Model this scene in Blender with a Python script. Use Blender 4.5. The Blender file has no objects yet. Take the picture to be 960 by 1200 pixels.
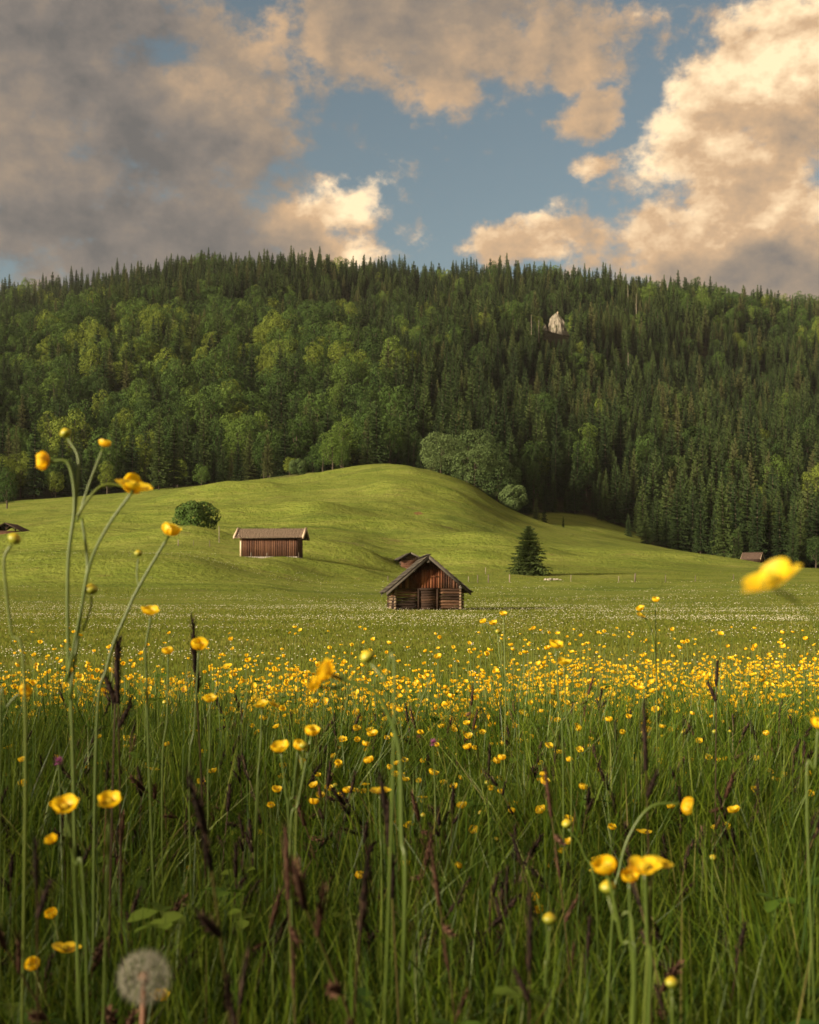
import bpy, math, random
import numpy as np
from mathutils import Vector, Matrix

SC = bpy.context.scene
COL = SC.collection
R = math.radians
F = 1400.0            # focal length in photograph pixels
CAM_Z = 0.88          # the camera stands low in the meadow
rng = np.random.default_rng(11)
random.seed(5)

# ------------------------------------------------------------------ helpers
def at(u, v, Y):
    """a point seen at photograph pixel (u, v) that stands Y metres away"""
    return np.array([(u - 480.0) / F * Y, Y, CAM_Z + (700.0 - v) / F * Y])

def mesh_np(name, verts, faces, mats=(), mat_idx=None, attrs=None, smooth=False):
    """faces: list of int arrays, each (n, k)"""
    me = bpy.data.meshes.new(name)
    verts = np.asarray(verts, dtype=np.float32)
    if not isinstance(faces, (list, tuple)):
        faces = [faces]
    faces = [np.asarray(f, dtype=np.int32) for f in faces if len(f)]
    me.vertices.add(len(verts))
    me.vertices.foreach_set('co', verts.ravel())
    tot = np.concatenate([np.full(len(f), f.shape[1], dtype=np.int32) for f in faces])
    loops = np.concatenate([f.ravel() for f in faces])
    start = np.concatenate([[0], np.cumsum(tot)[:-1]]).astype(np.int32)
    me.loops.add(len(loops)); me.loops.foreach_set('vertex_index', loops)
    me.polygons.add(len(tot))
    me.polygons.foreach_set('loop_start', start)
    me.polygons.foreach_set('loop_total', tot)
    if mat_idx is not None:
        me.polygons.foreach_set('material_index', np.asarray(mat_idx, dtype=np.int32))
    if smooth:
        me.polygons.foreach_set('use_smooth', np.ones(len(tot), dtype=bool))
    me.update(calc_edges=True)
    for k, a in (attrs or {}).items():
        at_ = me.attributes.new(k, 'FLOAT', 'POINT')
        at_.data.foreach_set('value', np.asarray(a, dtype=np.float32))
    for m in mats:
        me.materials.append(m)
    return me

class Geo:
    """collects shapes into one mesh"""
    def __init__(self):
        self.v = []; self.f = {}; self.n = 0; self.r = []; self.mi = {}
    def add(self, verts, faces, rnd=0.5, mat=0):
        verts = np.asarray(verts, dtype=float).reshape(-1, 3)
        self.v.append(verts)
        if not isinstance(faces, list) or (len(faces) and isinstance(faces[0], (int, np.integer))):
            faces = [faces]
        for f in faces:
            f = np.asarray(f, dtype=np.int64)
            if f.ndim == 1: f = f[None, :]
            k = f.shape[1]
            self.f.setdefault(k, []).append(f + self.n)
            self.mi.setdefault(k, []).append(np.full(len(f), mat))
        r = np.full(len(verts), rnd) if np.isscalar(rnd) else np.asarray(rnd)
        self.r.append(r)
        self.n += len(verts)
    def box(self, lo, hi, M=None, rnd=0.5, mat=0):
        x0, y0, z0 = lo; x1, y1, z1 = hi
        v = np.array([[x0,y0,z0],[x1,y0,z0],[x1,y1,z0],[x0,y1,z0],[x0,y0,z1],[x1,y0,z1],[x1,y1,z1],[x0,y1,z1]], float)
        if M is not None:
            v = v @ np.array(M.to_3x3()).T + np.array(M.translation)
        self.add(v, np.array([[0,3,2,1],[4,5,6,7],[0,1,5,4],[1,2,6,5],[2,3,7,6],[3,0,4,7]]), rnd, mat)
    def tube(self, pts, rad, n=6, rnd=0.5, mat=0, cap=True):
        pts = np.asarray(pts, float); k = len(pts)
        rad = np.full(k, rad) if np.isscalar(rad) else np.asarray(rad, float)
        t = np.gradient(pts, axis=0); t /= np.linalg.norm(t, axis=1)[:, None] + 1e-9
        ref = np.array([0., 1., 0.]) if abs(t[0][1]) < .8 else np.array([1., 0., 0.])
        a = np.cross(t, ref); a /= np.linalg.norm(a, axis=1)[:, None] + 1e-9
        b = np.cross(t, a)
        th = np.arange(n) * 2 * np.pi / n
        ring = (np.cos(th)[None, :, None] * a[:, None, :] + np.sin(th)[None, :, None] * b[:, None, :]) * rad[:, None, None] + pts[:, None, :]
        v = ring.reshape(-1, 3)
        i = np.arange(k - 1)[:, None] * n; j = np.arange(n)[None, :]; j2 = (j + 1) % n
        q = np.stack([i + j, i + j2, i + n + j2, i + n + j], -1).reshape(-1, 4)
        fs = [q]
        if cap:
            fs += [np.arange(n)[None, ::-1], (np.arange(n) + (k - 1) * n)[None, :]]
        self.add(v, fs, rnd, mat)
    def mesh(self, name, mats, smooth=False):
        ks = sorted(self.f)
        return mesh_np(name, np.concatenate(self.v), [np.concatenate(self.f[k]) for k in ks], mats,
                       np.concatenate([np.concatenate(self.mi[k]) for k in ks]),
                       {'rnd': np.concatenate(self.r)}, smooth)

def link(name, me, parent=None, loc=None, rot=None):
    o = bpy.data.objects.new(name, me)
    COL.objects.link(o)
    if parent is not None: o.parent = parent
    if loc is not None: o.location = loc
    if rot is not None: o.rotation_euler = rot
    return o

def tag(o, label=None, cat=None, group=None, kind=None):
    if label:
        o['label'] = label
        if len(label.replace('-', ' ').split()) > 16: print('LONG', label)
    if cat: o['category'] = cat
    if group: o['group'] = group
    if kind: o['kind'] = kind
    return o

def thing(name, label, cat, loc, rotz=0.0, group=None):
    o = link(name, None, None, loc, (0, 0, rotz))
    o.empty_display_size = 0.2
    return tag(o, label, cat, group)

def copy_tree(o, parent=None):
    c = o.copy(); COL.objects.link(c)
    if parent is not None: c.parent = parent
    for ch in o.children:
        copy_tree(ch, c)
    return c

def catmull(P, n=8):
    P = np.asarray(P, float)
    if len(P) < 3:
        return np.linspace(P[0], P[-1], n)
    Q = np.vstack([2*P[0]-P[1], P, 2*P[-1]-P[-2]])
    out = []
    for i in range(1, len(Q) - 2):
        t = np.linspace(0, 1, n, endpoint=False)[:, None]
        p0, p1, p2, p3 = Q[i-1], Q[i], Q[i+1], Q[i+2]
        out.append(.5*((2*p1)+(-p0+p2)*t+(2*p0-5*p1+4*p2-p3)*t**2+(-p0+3*p1-3*p2+p3)*t**3))
    out.append(P[-1:])
    return np.concatenate(out)

def smooth01(x, a, b):
    t = np.clip((x - a) / (b - a), 0, 1)
    return t * t * (3 - 2 * t)

def _hash(ix, iy, seed):
    h = (ix * 374761393 + iy * 668265263 + seed * 974634777) & 0x7fffffff
    h = ((h ^ (h >> 13)) * 1274126177) & 0x7fffffff
    return ((h ^ (h >> 16)) & 0xffff) / 65535.0

def vnoise(x, y, seed=0):
    x = np.asarray(x, float); y = np.asarray(y, float)
    ix = np.floor(x).astype(np.int64); iy = np.floor(y).astype(np.int64)
    fx = x - ix; fy = y - iy
    fx = fx*fx*(3-2*fx); fy = fy*fy*(3-2*fy)
    a = _hash(ix, iy, seed); b = _hash(ix+1, iy, seed); c = _hash(ix, iy+1, seed); d = _hash(ix+1, iy+1, seed)
    return a + (b-a)*fx + (c-a)*fy + (a-b-c+d)*fx*fy

def fbm(x, y, seed=0, octs=4):
    s = 0; amp = .5; tot = 0
    for o in range(octs):
        s = s + amp * vnoise(x * 2**o + 17.3*o, y * 2**o - 9.1*o, seed + o); tot += amp; amp *= .5
    return s / tot

# ------------------------------------------------------------------ node helpers
class NT:
    """small expression language over shader nodes"""
    def __init__(self, tree): self.t = tree
    def new(self, typ, **kw):
        n = self.t.nodes.new(typ)
        for k, v in kw.items(): setattr(n, k, v)
        return n
    def put(self, sock, val):
        if isinstance(val, X): self.t.links.new(val.s, sock)
        elif isinstance(val, bpy.types.NodeSocket): self.t.links.new(val, sock)
        else:
            try: sock.default_value = val
            except Exception: sock.default_value = (*val, 1.0)[:4]
    def math(self, op, a, b=None, c=None, clamp=False):
        n = self.new('ShaderNodeMath', operation=op, use_clamp=clamp)
        self.put(n.inputs[0], a)
        if b is not None: self.put(n.inputs[1], b)
        if c is not None: self.put(n.inputs[2], c)
        return X(self, n.outputs[0])
    def vmath(self, op, a, b=None, scale=None):
        n = self.new('ShaderNodeVectorMath', operation=op)
        self.put(n.inputs[0], a)
        if b is not None: self.put(n.inputs[1], b)
        if scale is not None: self.put(n.inputs['Scale'], scale)
        return n.outputs['Vector']
    def combine(self, x, y, z):
        n = self.new('ShaderNodeCombineXYZ')
        for i, q in enumerate((x, y, z)): self.put(n.inputs[i], q)
        return n.outputs[0]
    def separate(self, v):
        n = self.new('ShaderNodeSeparateXYZ'); self.put(n.inputs[0], v)
        return [X(self, o) for o in n.outputs]
    def noise(self, vec, scale, detail=4, rough=.5, distort=0.0, dims='3D'):
        n = self.new('ShaderNodeTexNoise', noise_dimensions=dims)
        if vec is not None: self.put(n.inputs['Vector'], vec)
        n.inputs['Scale'].default_value = scale; n.inputs['Detail'].default_value = detail
        n.inputs['Roughness'].default_value = rough; n.inputs['Distortion'].default_value = distort
        return X(self, n.outputs[0])
    def sstep(self, x, a, b):
        n = self.new('ShaderNodeMapRange', interpolation_type='SMOOTHSTEP')
        self.put(n.inputs[0], x); n.inputs[1].default_value = a; n.inputs[2].default_value = b
        n.inputs[3].default_value = 0; n.inputs[4].default_value = 1
        return X(self, n.outputs[0])
    def mix(self, f, a, b, mode='MIX'):
        n = self.new('ShaderNodeMix', data_type='RGBA', blend_type=mode)
        self.put(n.inputs[0], f); self.put(n.inputs[6], a); self.put(n.inputs[7], b)
        return n.outputs[2]
    def attr(self, name, typ='GEOMETRY'):
        n = self.new('ShaderNodeAttribute', attribute_type=typ, attribute_name=name)
        return X(self, n.outputs['Fac'])
    def ramp(self, x, stops):
        n = self.new('ShaderNodeValToRGB'); self.put(n.inputs[0], x)
        e = n.color_ramp.elements
        while len(e) < len(stops): e.new(0.5)
        for k, (p, c) in enumerate(stops):
            e[k].position = p; e[k].color = (*c, 1)
        return n.outputs[0]

class X:
    def __init__(self, nt, s): self.nt = nt; self.s = s
    def __add__(a, b): return a.nt.math('ADD', a, b)
    __radd__ = __add__
    def __sub__(a, b): return a.nt.math('SUBTRACT', a, b)
    def __rsub__(a, b): return a.nt.math('SUBTRACT', b, a)
    def __mul__(a, b): return a.nt.math('MULTIPLY', a, b)
    __rmul__ = __mul__
    def __truediv__(a, b): return a.nt.math('DIVIDE', a, b)
    def __pow__(a, b): return a.nt.math('POWER', a, b)
    def max(a, b): return a.nt.math('MAXIMUM', a, b)
    def min(a, b): return a.nt.math('MINIMUM', a, b)

def new_mat(name):
    m = bpy.data.materials.new(name); m.use_nodes = True
    nt = m.node_tree; nt.nodes.clear()
    out = nt.nodes.new('ShaderNodeOutputMaterial')
    return m, NT(nt), out

def leafy(name, color_fn, trans=.35, gloss=.04, rough=.45):
    """a thin leaf: diffuse, light let through from behind, a little sheen"""
    m, n, out = new_mat(name)
    col = color_fn(n)
    d = n.new('ShaderNodeBsdfDiffuse'); n.put(d.inputs['Color'], col)
    t = n.new('ShaderNodeBsdfTranslucent'); n.put(t.inputs['Color'], col)
    mx = n.new('ShaderNodeMixShader'); mx.inputs[0].default_value = trans
    n.t.links.new(d.outputs[0], mx.inputs[1]); n.t.links.new(t.outputs[0], mx.inputs[2])
    last = mx
    if gloss > 0:
        g = n.new('ShaderNodeBsdfGlossy'); g.inputs['Roughness'].default_value = rough
        g.inputs['Color'].default_value = (1, 1, 1, 1)
        m2 = n.new('ShaderNodeMixShader'); m2.inputs[0].default_value = gloss
        n.t.links.new(mx.outputs[0], m2.inputs[1]); n.t.links.new(g.outputs[0], m2.inputs[2]); last = m2
    n.t.links.new(last.outputs[0], out.inputs[0])
    return m

def solid(name, color_fn, rough=.8, spec=.2, bump=None):
    m, n, out = new_mat(name)
    p = n.new('ShaderNodeBsdfPrincipled')
    n.put(p.inputs['Base Color'], color_fn(n))
    p.inputs['Roughness'].default_value = rough
    p.inputs['Specular IOR Level'].default_value = spec
    if bump is not None:
        b = n.new('ShaderNodeBump'); h, st, di = bump(n)
        n.put(b.inputs['Height'], h); b.inputs['Strength'].default_value = st; b.inputs['Distance'].default_value = di
        n.t.links.new(b.outputs[0], p.inputs['Normal'])
    n.t.links.new(p.outputs[0], out.inputs[0])
    return m

# ------------------------------------------------------------------ camera, sun
cam = bpy.data.cameras.new('camera'); camo = bpy.data.objects.new('camera', cam); COL.objects.link(camo)
camo.location = (0, 0, CAM_Z); camo.rotation_euler = (R(90), 0, 0)
cam.sensor_fit = 'VERTICAL'; cam.sensor_height = 36.0; cam.sensor_width = 28.8
cam.lens = 36.0 * F / 1200.0
cam.shift_y = 100.0 / 1200.0
cam.clip_start = 0.05; cam.clip_end = 20000
cam.dof.use_dof = True; cam.dof.focus_distance = 6.5; cam.dof.aperture_fstop = 9.5
SC.camera = camo

SUN = np.array([-0.80, -0.52, 0.0]); SUN /= np.linalg.norm(SUN)
SUN_EL = R(17)
SUN = np.array([SUN[0]*math.cos(SUN_EL), SUN[1]*math.cos(SUN_EL), math.sin(SUN_EL)])
sl = bpy.data.lights.new('sun', 'SUN'); sl.energy = 4.2; sl.angle = R(7); sl.color = (1.0, 0.83, 0.58)
so = bpy.data.objects.new('sun', sl); COL.objects.link(so); so.location = (-30, -20, 40)
so.rotation_euler = Vector(-SUN).to_track_quat('-Z', 'Y').to_euler()

SC.view_settings.view_transform = 'Standard'; SC.view_settings.look = 'None'
SC.view_settings.exposure = 1.45; SC.view_settings.gamma = 1.0
SC.render.engine = 'CYCLES'
SC.cycles.use_denoising = True
SC.cycles.max_bounces = 6; SC.cycles.diffuse_bounces = 3; SC.cycles.transmission_bounces = 3
SC.cycles.glossy_bounces = 2; SC.cycles.transparent_max_bounces = 8
SC.cycles.sample_clamp_indirect = 4.0
# ------------------------------------------------------------------ sky with clouds
W = bpy.data.worlds.new('World'); SC.world = W; W.use_nodes = True
W.cycles.sampling_method = 'MANUAL'; W.cycles.sample_map_resolution = 256
wt = W.node_tree; wt.nodes.clear(); n = NT(wt)
wout = n.new('ShaderNodeOutputWorld'); bg = n.new('ShaderNodeBackground')
SKY_STR = 0.05
bg.inputs['Strength'].default_value = SKY_STR
sky = n.new('ShaderNodeTexSky', sky_type='NISHITA')
sky.sun_disc = False; sky.sun_elevation = SUN_EL; sky.sun_rotation = math.atan2(SUN[0], SUN[1])
sky.altitude = 900; sky.air_density = 1.0; sky.dust_density = 3.0; sky.ozone_density = 1.0
tc = n.new('ShaderNodeTexCoord')
DIR = tc.outputs['Generated']

def azel(vec):
    x, y, z = n.separate(vec)
    az = n.math('ARCTAN2', x, y) * (180 / math.pi)
    el = n.math('ARCSINE', z.max(-1.0).min(1.0)) * (180 / math.pi)
    return az, el

def deg(u, v):
    az = math.atan((u - 480) / F)
    el = math.atan((700 - v) / F * math.cos(az))
    return math.degrees(az), math.degrees(el)

# cloud banks: centre and radii, tilt, thickness, how much sun reaches it
PX = 0.0385
CL = [
    (50, 95, 300, 150, -8, 0.88, 0.34),
    (230, 150, 165, 90, 0, 0.95, 0.20),
    (0, 190, 330, 80, 0, 0.90, 0.18),
    (90, 272, 330, 62, 5, 1.0, 0.06),
    (402, 246, 84, 56, -8, 0.70, 1.00),
    (345, 262, 95, 40, 0, 0.9, 0.50),
    (520, 5, 200, 82, -3, 1.0, 0.48),
    (270, 90, 110, 80, -30, 0.95, 0.48),
    (672, 38, 108, 50, -15, 0.95, 0.62),
    (704, 128, 58, 34, 25, 1.0, 0.72),
    (716, 200, 36, 22, 5, 0.90, 0.80),
    (925, 95, 90, 95, 0, 1.2, 1.02),
    (830, 165, 120, 62, 38, 1.1, 0.98),
    (900, 235, 200, 110, 12, 1.3, 0.88),
    (770, 282, 140, 62, 8, 0.95, 0.66),
    (622, 294, 78, 32, 4, 1.05, 0.84),
    (930, 325, 260, 60, 0, 1.20, 0.52),
]
def bank(az, el):
    M = None; LS = None; WS = None
    for (u, v, ru, rv, tilt, w, lit) in CL:
        ca, ce = deg(u, v)
        dx = az - ca; dy = el - ce
        c, s = math.cos(R(tilt)), math.sin(R(tilt))
        a = dx * (c / (ru * PX)) + dy * (s / (ru * PX)); b = dy * (c / (rv * PX)) - dx * (s / (rv * PX))
        g = ((1.0 - (a * a + b * b)) * w).max(-1.2)
        e = n.math('EXPONENT', g * 4.0)
        M = g if M is None else M.max(g)
        LS = e * lit if LS is None else LS + e * lit
        WS = e if WS is None else WS + e
    return M, LS / WS

az, el = azel(DIR)
wn = n.new('ShaderNodeTexNoise'); n.put(wn.inputs['Vector'], DIR); wn.inputs['Scale'].default_value = 8; wn.inputs['Detail'].default_value = 6; wn.inputs['Roughness'].default_value = .62
wx, wy, wz = [X(n, o) for o in (n.new('ShaderNodeSeparateColor').outputs)]
sc_ = wx.s.node; wt.links.new(wn.outputs['Color'], sc_.inputs[0])
az1 = az + (wx - 0.5) * 7.5; el1 = el + (wy - 0.5) * 5.5
M, lit = bank(az1, el1)
# unseen broken cloud to the sides and behind, kept bright to fill shadows
far = n.sstep(n.math('ABSOLUTE', az), 24.0, 40.0).max(n.sstep(el, 31.0, 42.0))
wide = (n.noise(DIR, 2.2, 3, .5) - 0.42) * 3.0
M = M * (1.0 - far) + wide * far
lit = lit * (1.0 - far) + 0.72 * far
def texture_of(vec, det):
    sq = n.vmath('MULTIPLY', vec, (1.0, 1.0, 1.4))
    f = n.noise(sq, 10.0, det, .66)
    b1 = n.math('ABSOLUTE', n.noise(n.vmath('ADD', sq, (5, 2, 9)), 15.0, max(1, det - 5), .5) - 0.5) * 2.0
    return f, 1.0 - b1
f, puff = texture_of(DIR, 9)
toward = (-0.012, -0.002, 0.018)
fs, puffs = texture_of(n.vmath('ADD', DIR, toward), 5)
fine = n.noise(n.vmath('MULTIPLY', DIR, (1.0, 1.0, 1.3)), 34.0, 5, .6)
d0 = M * 0.85 + (f - 0.5) * 4.4 + (fine - .5) * 1.9 + (puff - 0.74) * 1.3 + 0.12
relief = ((f - fs) * 3.0 + (puff - puffs) * 0.9) * 0.42
alpha = n.sstep(d0, -0.24, 0.78)
edge = n.sstep(d0, 1.8, 0.3)
wide_ = n.noise(n.vmath('MULTIPLY', DIR, (1.0, 1.0, 2.2)), 6.5, 4, .55)
light = (lit + relief * (lit * 0.65 + .75) + (edge - .5) * .16 + ((wz - .5) * 1.0 + (wide_ - .5) * .75) * (1.12 - lit)).max(0.0).min(1.2)
K = 1.0 / SKY_STR
ccol = n.ramp(light * (1/1.2), [(0.0, (.064, .060, .057)), (0.18, (.096, .083, .073)), (0.42, (.155, .118, .086)), (0.72, (.285, .188, .108)), (1.0, (.52, .385, .235))])
ccol = n.vmath('SCALE', ccol, scale=K*.90)
blue = n.vmath('MULTIPLY', sky.outputs[0], (1.0, 0.90, 0.70))
col = n.mix(alpha * 0.97, blue, ccol)
n.put(bg.inputs['Color'], col)
wt.links.new(bg.outputs[0], wout.inputs[0])
# ------------------------------------------------------------------ terrain
US = np.array([-260, 0, 120, 230, 320, 400, 470, 540, 600, 650, 700, 760, 860, 960, 1220], float)
ROWS = [  # distance, then the height (in photograph rows) of the ground there, column by column
 (80,  [714]*15),
 (100, [707,707,708,708,709,709,709,709,709,709,709,709,708,708,708]),
 (130, [690,690,690,690,692,697,698,698,697,696,695,694,693,692,692]),
 (150, [673,673,672,671,671,682,685,685,684,683,682,682,681,681,681]),
 (166, [660,658,656,654,651,668,676,676,675,675,675,675,677,677,677]),
 (190, [648,646,644,637,642,650,663,662,666,667,668,670,673,674,675]),
 (215, [640,638,632,626,628,632,648,648,655,660,663,665,670,672,673]),
 (250, [625,625,616,607,606,603,608,617,636,644,651,656,663,669,671]),
 (285, [612,611,601,590,584,577,574,588,615,630,640,646,660,668,670]),
 (320, [602,600,590,578,567,552,545,562,598,614,628,638,659,667,669]),
 (345, [597,594,586,575,561,550,541,561,604,622,634,640,658,667,669]),
 (380, [592,588,581,571,560,556,550,568,612,620,628,640,652,662,664]),
 (430, [580,578,574,566,560,556,548,565,592,598,605,628,640,650,655]),
]
RIDGE_U = np.array([-400, 0, 50, 150, 250, 350, 450, 520, 580, 650, 750, 850, 960, 1400], float)
RIDGE_V = np.array([362, 354, 349, 336, 329, 328, 335, 344, 336, 347, 357, 366, 376, 404], float)
Y_RIDGE = 1120.0
YS = np.array([r[0] for r in ROWS], float)
ZT = np.array([CAM_Z + (700 - np.array(r[1], float)) / F * r[0] for r in ROWS])
# resample to a fine grid and blur so that the slopes run on smoothly
_ug = np.linspace(-260, 1220, 149); _yg = np.linspace(80, 430, 141)
_zu = np.array([np.interp(_ug, US, z) for z in ZT])
ZG = np.array([np.interp(_yg, YS, _zu[:, i]) for i in range(len(_ug))]).T
def _blur(a, k, ax):
    w = np.hanning(2*k+3)[1:-1]; w /= w.sum()
    p = [(0, 0), (0, 0)]; p[ax] = (k, k)
    b = np.pad(a, p, mode='edge' if ax == 1 else 'reflect', **({} if ax == 1 else {'reflect_type': 'odd'}))
    return np.apply_along_axis(lambda q: np.convolve(q, w, 'valid'), ax, b)
ZG = _blur(_blur(ZG, 5, 0), 3, 1)

KNOLLS = [(120, 139, 15, 7, 1.5), (20, 150, 12, 6, 1.3), (250, 150, 13, 5, .9), (375, 158, 9, 4, .9), (395, 184, 9, 4.5, 1.2), (545, 190, 11, 4.0, 1.2), (481, 177, 6, 8, -.55), (322, 159, 9, 7, -.32), (200, 196, 12, 6, 1.4),
          (560, 225, 16, 6, 1.3), (430, 236, 18, 5, 1.1), (60, 205, 16, 6, 1.3), (330, 250, 14, 6, 1.4), (680, 215, 18, 7, 1.0), (150, 250, 18, 7, 1.5), (500, 290, 14, 5, 1.0), (780, 250, 20, 8, 1.0), (260, 300, 15, 6, 1.6)]
CALM = [(319, 160, 11), (319, 168, 9), (481, 189, 9), (13, 228, 10), (882, 298, 12)]
def forest_edge(u):
    return np.interp(u, [-400, 0, 60, 150, 230, 300, 345, 400, 470, 520, 560, 610, 650, 740, 765, 860, 960, 1300],
                        [395, 372, 378, 392, 396, 384, 372, 366, 374, 370, 372, 392, 428, 428, 385, 338, 318, 310])

def ground_z(x, y):
    x = np.asarray(x, float); y = np.asarray(y, float)
    ys = np.maximum(y, 1.0)
    u = 480 + F * x / ys
    uc = np.clip(u, -260, 1220)
    # meadow and hill
    yy = np.clip(y, 80, 430)
    iu = (uc - _ug[0]) / (_ug[1] - _ug[0]); iy = (yy - 80) / (_yg[1] - _yg[0])
    i0 = np.clip(np.floor(iu).astype(int), 0, len(_ug) - 2); j0 = np.clip(np.floor(iy).astype(int), 0, len(_yg) - 2)
    fu = iu - i0; fy = iy - j0
    z = (ZG[j0, i0]*(1-fu) + ZG[j0, i0+1]*fu)*(1-fy) + (ZG[j0+1, i0]*(1-fu) + ZG[j0+1, i0+1]*fu)*fy
    znear = (vnoise(x/7.0, y/7.0, 3) - .5) * .05
    z80 = ZG[0, 10]
    t = smooth01(y, 14, 80)
    z = np.where(y < 80, znear*(1-t) + z80*t, z)
    # hummocks on the pasture
    amp = smooth01(y, 100, 150) * (1 - smooth01(y, 345, 400)) * (0.45 + .55*smooth01(x/ys, .18, .02))
    for (cu, cy, cr) in CALM: amp = amp * (1 - np.exp(-(((x - (cu-480)/F*cy)/cr)**2 + ((y - cy)/(cr*1.3))**2)))
    z = z + amp * ((fbm(x/17.0, y/11.0, 5, 3) - .5) * 2.2 + (fbm(x/6.0, y/3.6, 8, 2) - .5) * .75)
    for (ku, ky, rx, ry, kh) in KNOLLS:
        dx = (x - (ku - 480) / F * ky) / rx; dy = (y - ky) / ry
        z = z + 2.0 * kh * np.exp(-(dx*dx)**1.5 - np.where(dy < 0, dy*dy*2.2, dy*dy*.6))
    # the wooded mountain
    zr = CAM_Z + (700 - np.interp(u, RIDGE_U, RIDGE_V)) / F * Y_RIDGE
    zb = z
    m = np.clip((y - 430) / (Y_RIDGE - 430), 0, 1)
    rel = (fbm(x/150.0, y/190.0, 21, 3) - .5) * 95 * np.sin(np.pi * np.clip(m, 0, 1))
    zm = zb + (zr - zb) * (m ** 0.92) + rel
    z = np.where(y > 430, zm, z)
    z = np.where(y > Y_RIDGE, z - (y - Y_RIDGE) * .10 - 0*x, z)
    # let it level off far to the sides and beyond the ridge
    z = np.where(y > Y_RIDGE, np.maximum(z, 60), z)
    side = smooth01(np.abs(x), 900, 2500)
    return z * (1 - .6 * side)

def gz(x, y): return float(ground_z(np.array([x]), np.array([y]))[0])
def ground_at(u, Y):
    x = (u - 480) / F * Y
    return (x, Y, gz(x, Y))

def build_ground():
    xs = np.concatenate([np.arange(0, 6, .5), np.arange(6, 30, 1.5), np.arange(30, 160, 2.6), np.arange(160, 420, 7),
                         np.arange(420, 900, 25), np.array([950, 1100, 1400, 1900, 2600, 4000, 7000, 12000])])
    xs = np.concatenate([-xs[:0:-1], xs])
    ys = np.concatenate([np.array([-9000, -4000, -1500, -500, -200, -80, -30, -12, -6, -3]), np.arange(-1, 14, .5), np.arange(14, 80, 2), np.arange(80, 440, 1.8),
                         np.arange(440, 1130, 9), np.array([1150, 1200, 1300, 1500, 1900, 2600, 4000, 7000, 12000])])
    Xg, Yg = np.meshgrid(xs, ys)
    Zg = ground_z(Xg, Yg)
    v = np.stack([Xg, Yg, Zg], -1).reshape(-1, 3)
    nx, ny = len(xs), len(ys)
    i = np.arange(ny - 1)[:, None] * nx; j = np.arange(nx - 1)[None, :]
    q = np.stack([i + j, i + j + 1, i + nx + j + 1, i + nx + j], -1).reshape(-1, 4)
    u = 480 + F * v[:, 0] / np.maximum(v[:, 1], 1)
    fe = forest_edge(np.clip(u, -400, 1300))
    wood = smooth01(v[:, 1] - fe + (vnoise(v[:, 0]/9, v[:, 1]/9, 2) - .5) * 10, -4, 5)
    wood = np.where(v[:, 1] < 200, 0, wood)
    return v, q, wood

def ground_col(n):
    tcn = n.new('ShaderNodeNewGeometry'); P = tcn.outputs['Position']
    x, y, z = n.separate(P)
    a = n.noise(P, .035, 5, .6); b = n.noise(P, .22, 5, .65)
    st = n.noise(n.vmath('MULTIPLY', P, (.16, 1.0, 1.6)), .42, 6, .68)     # mown and trodden bands across the slope
    fine = n.noise(P, 2.2, 3, .7)
    t = (a * .55 + b * .45 + st * .95 + fine * .45 - .70)
    col = n.ramp(t, [(0.12, (.064, .098, .017)), (0.36, (.114, .150, .024)), (0.58, (.152, .182, .034)), (0.9, (.21, .21, .062))])
    # worn, dry patches
    dry = n.sstep(n.noise(n.vmath('MULTIPLY', P, (.4, 1.0, 1.0)), .20, 7, .72), .56, .70)
    col = n.mix(dry * .60, col, (.140, .108, .045))
    lush = n.sstep(n.noise(n.vmath('MULTIPLY', P, (.35, 1.1, 1.0)), .11, 6, .68), .54, .66)
    col = n.mix(lush * .55, col, (.062, .092, .016))
    for (u, Y, rx, ry, c, s) in SCARS:
        px, py, pz = ground_at(u, Y)
        dx = (x - px) * (1 / rx); dy = (y - py) * (1 / ry)
        w = n.noise(P, .9, 4, .7) - .5
        k = n.sstep(1.0 - (dx * dx + dy * dy) + w * 2.6, .25, .6)
        col = n.mix(k * s, col, c)
    wood = n.attr('wood')
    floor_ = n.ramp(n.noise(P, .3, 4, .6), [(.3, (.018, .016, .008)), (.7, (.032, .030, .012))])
    soil = n.ramp(n.noise(P, 14.0, 4, .6), [(.3, (.020, .017, .009)), (.7, (.038, .036, .014))])
    col = n.mix(n.attr('tall'), col, soil)
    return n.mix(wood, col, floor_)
SCARS = [(316, 226, 4.8, 1.3, (.085, .055, .030), .95), (335, 223, 4.5, 1.0, (.080, .050, .028), .9), (490, 262, 1.2, 1.6, (.16, .085, .04), .85), (292, 163.0, 1.6, 1.2, (.20, .095, .05), .8),
         (105, 232, 6, 4, (.14, .105, .055), .6), (345, 352, 10, 8, (.06, .05, .03), .6), (520, 246, 3.4, 4, (.10, .08, .04), .6), (572, 232, 5, 2.5, (.10, .085, .04), .5), (392, 207, 7, 3, (.10, .085, .04), .5)]
def ground_bump(n):
    tcn = n.new('ShaderNodeNewGeometry'); P = tcn.outputs['Position']
    return n.noise(P, 1.3, 6, .7) + n.noise(n.vmath('MULTIPLY', P, (.5, 1, 1)), .35, 3, .5) * 1.6 + n.noise(n.vmath('MULTIPLY', P, (.3, 1, 1.5)), .8, 4, .6) * 1.2, 1.0, .5
M_GROUND = solid('pasture_ground', ground_col, .95, .05, ground_bump)
gv, gq, gw = build_ground()
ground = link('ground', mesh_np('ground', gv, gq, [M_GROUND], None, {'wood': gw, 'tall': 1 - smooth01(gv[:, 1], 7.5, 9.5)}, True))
tag(ground, 'rolling green alpine pasture rising to the wooded mountain', None, None, 'structure')
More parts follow.
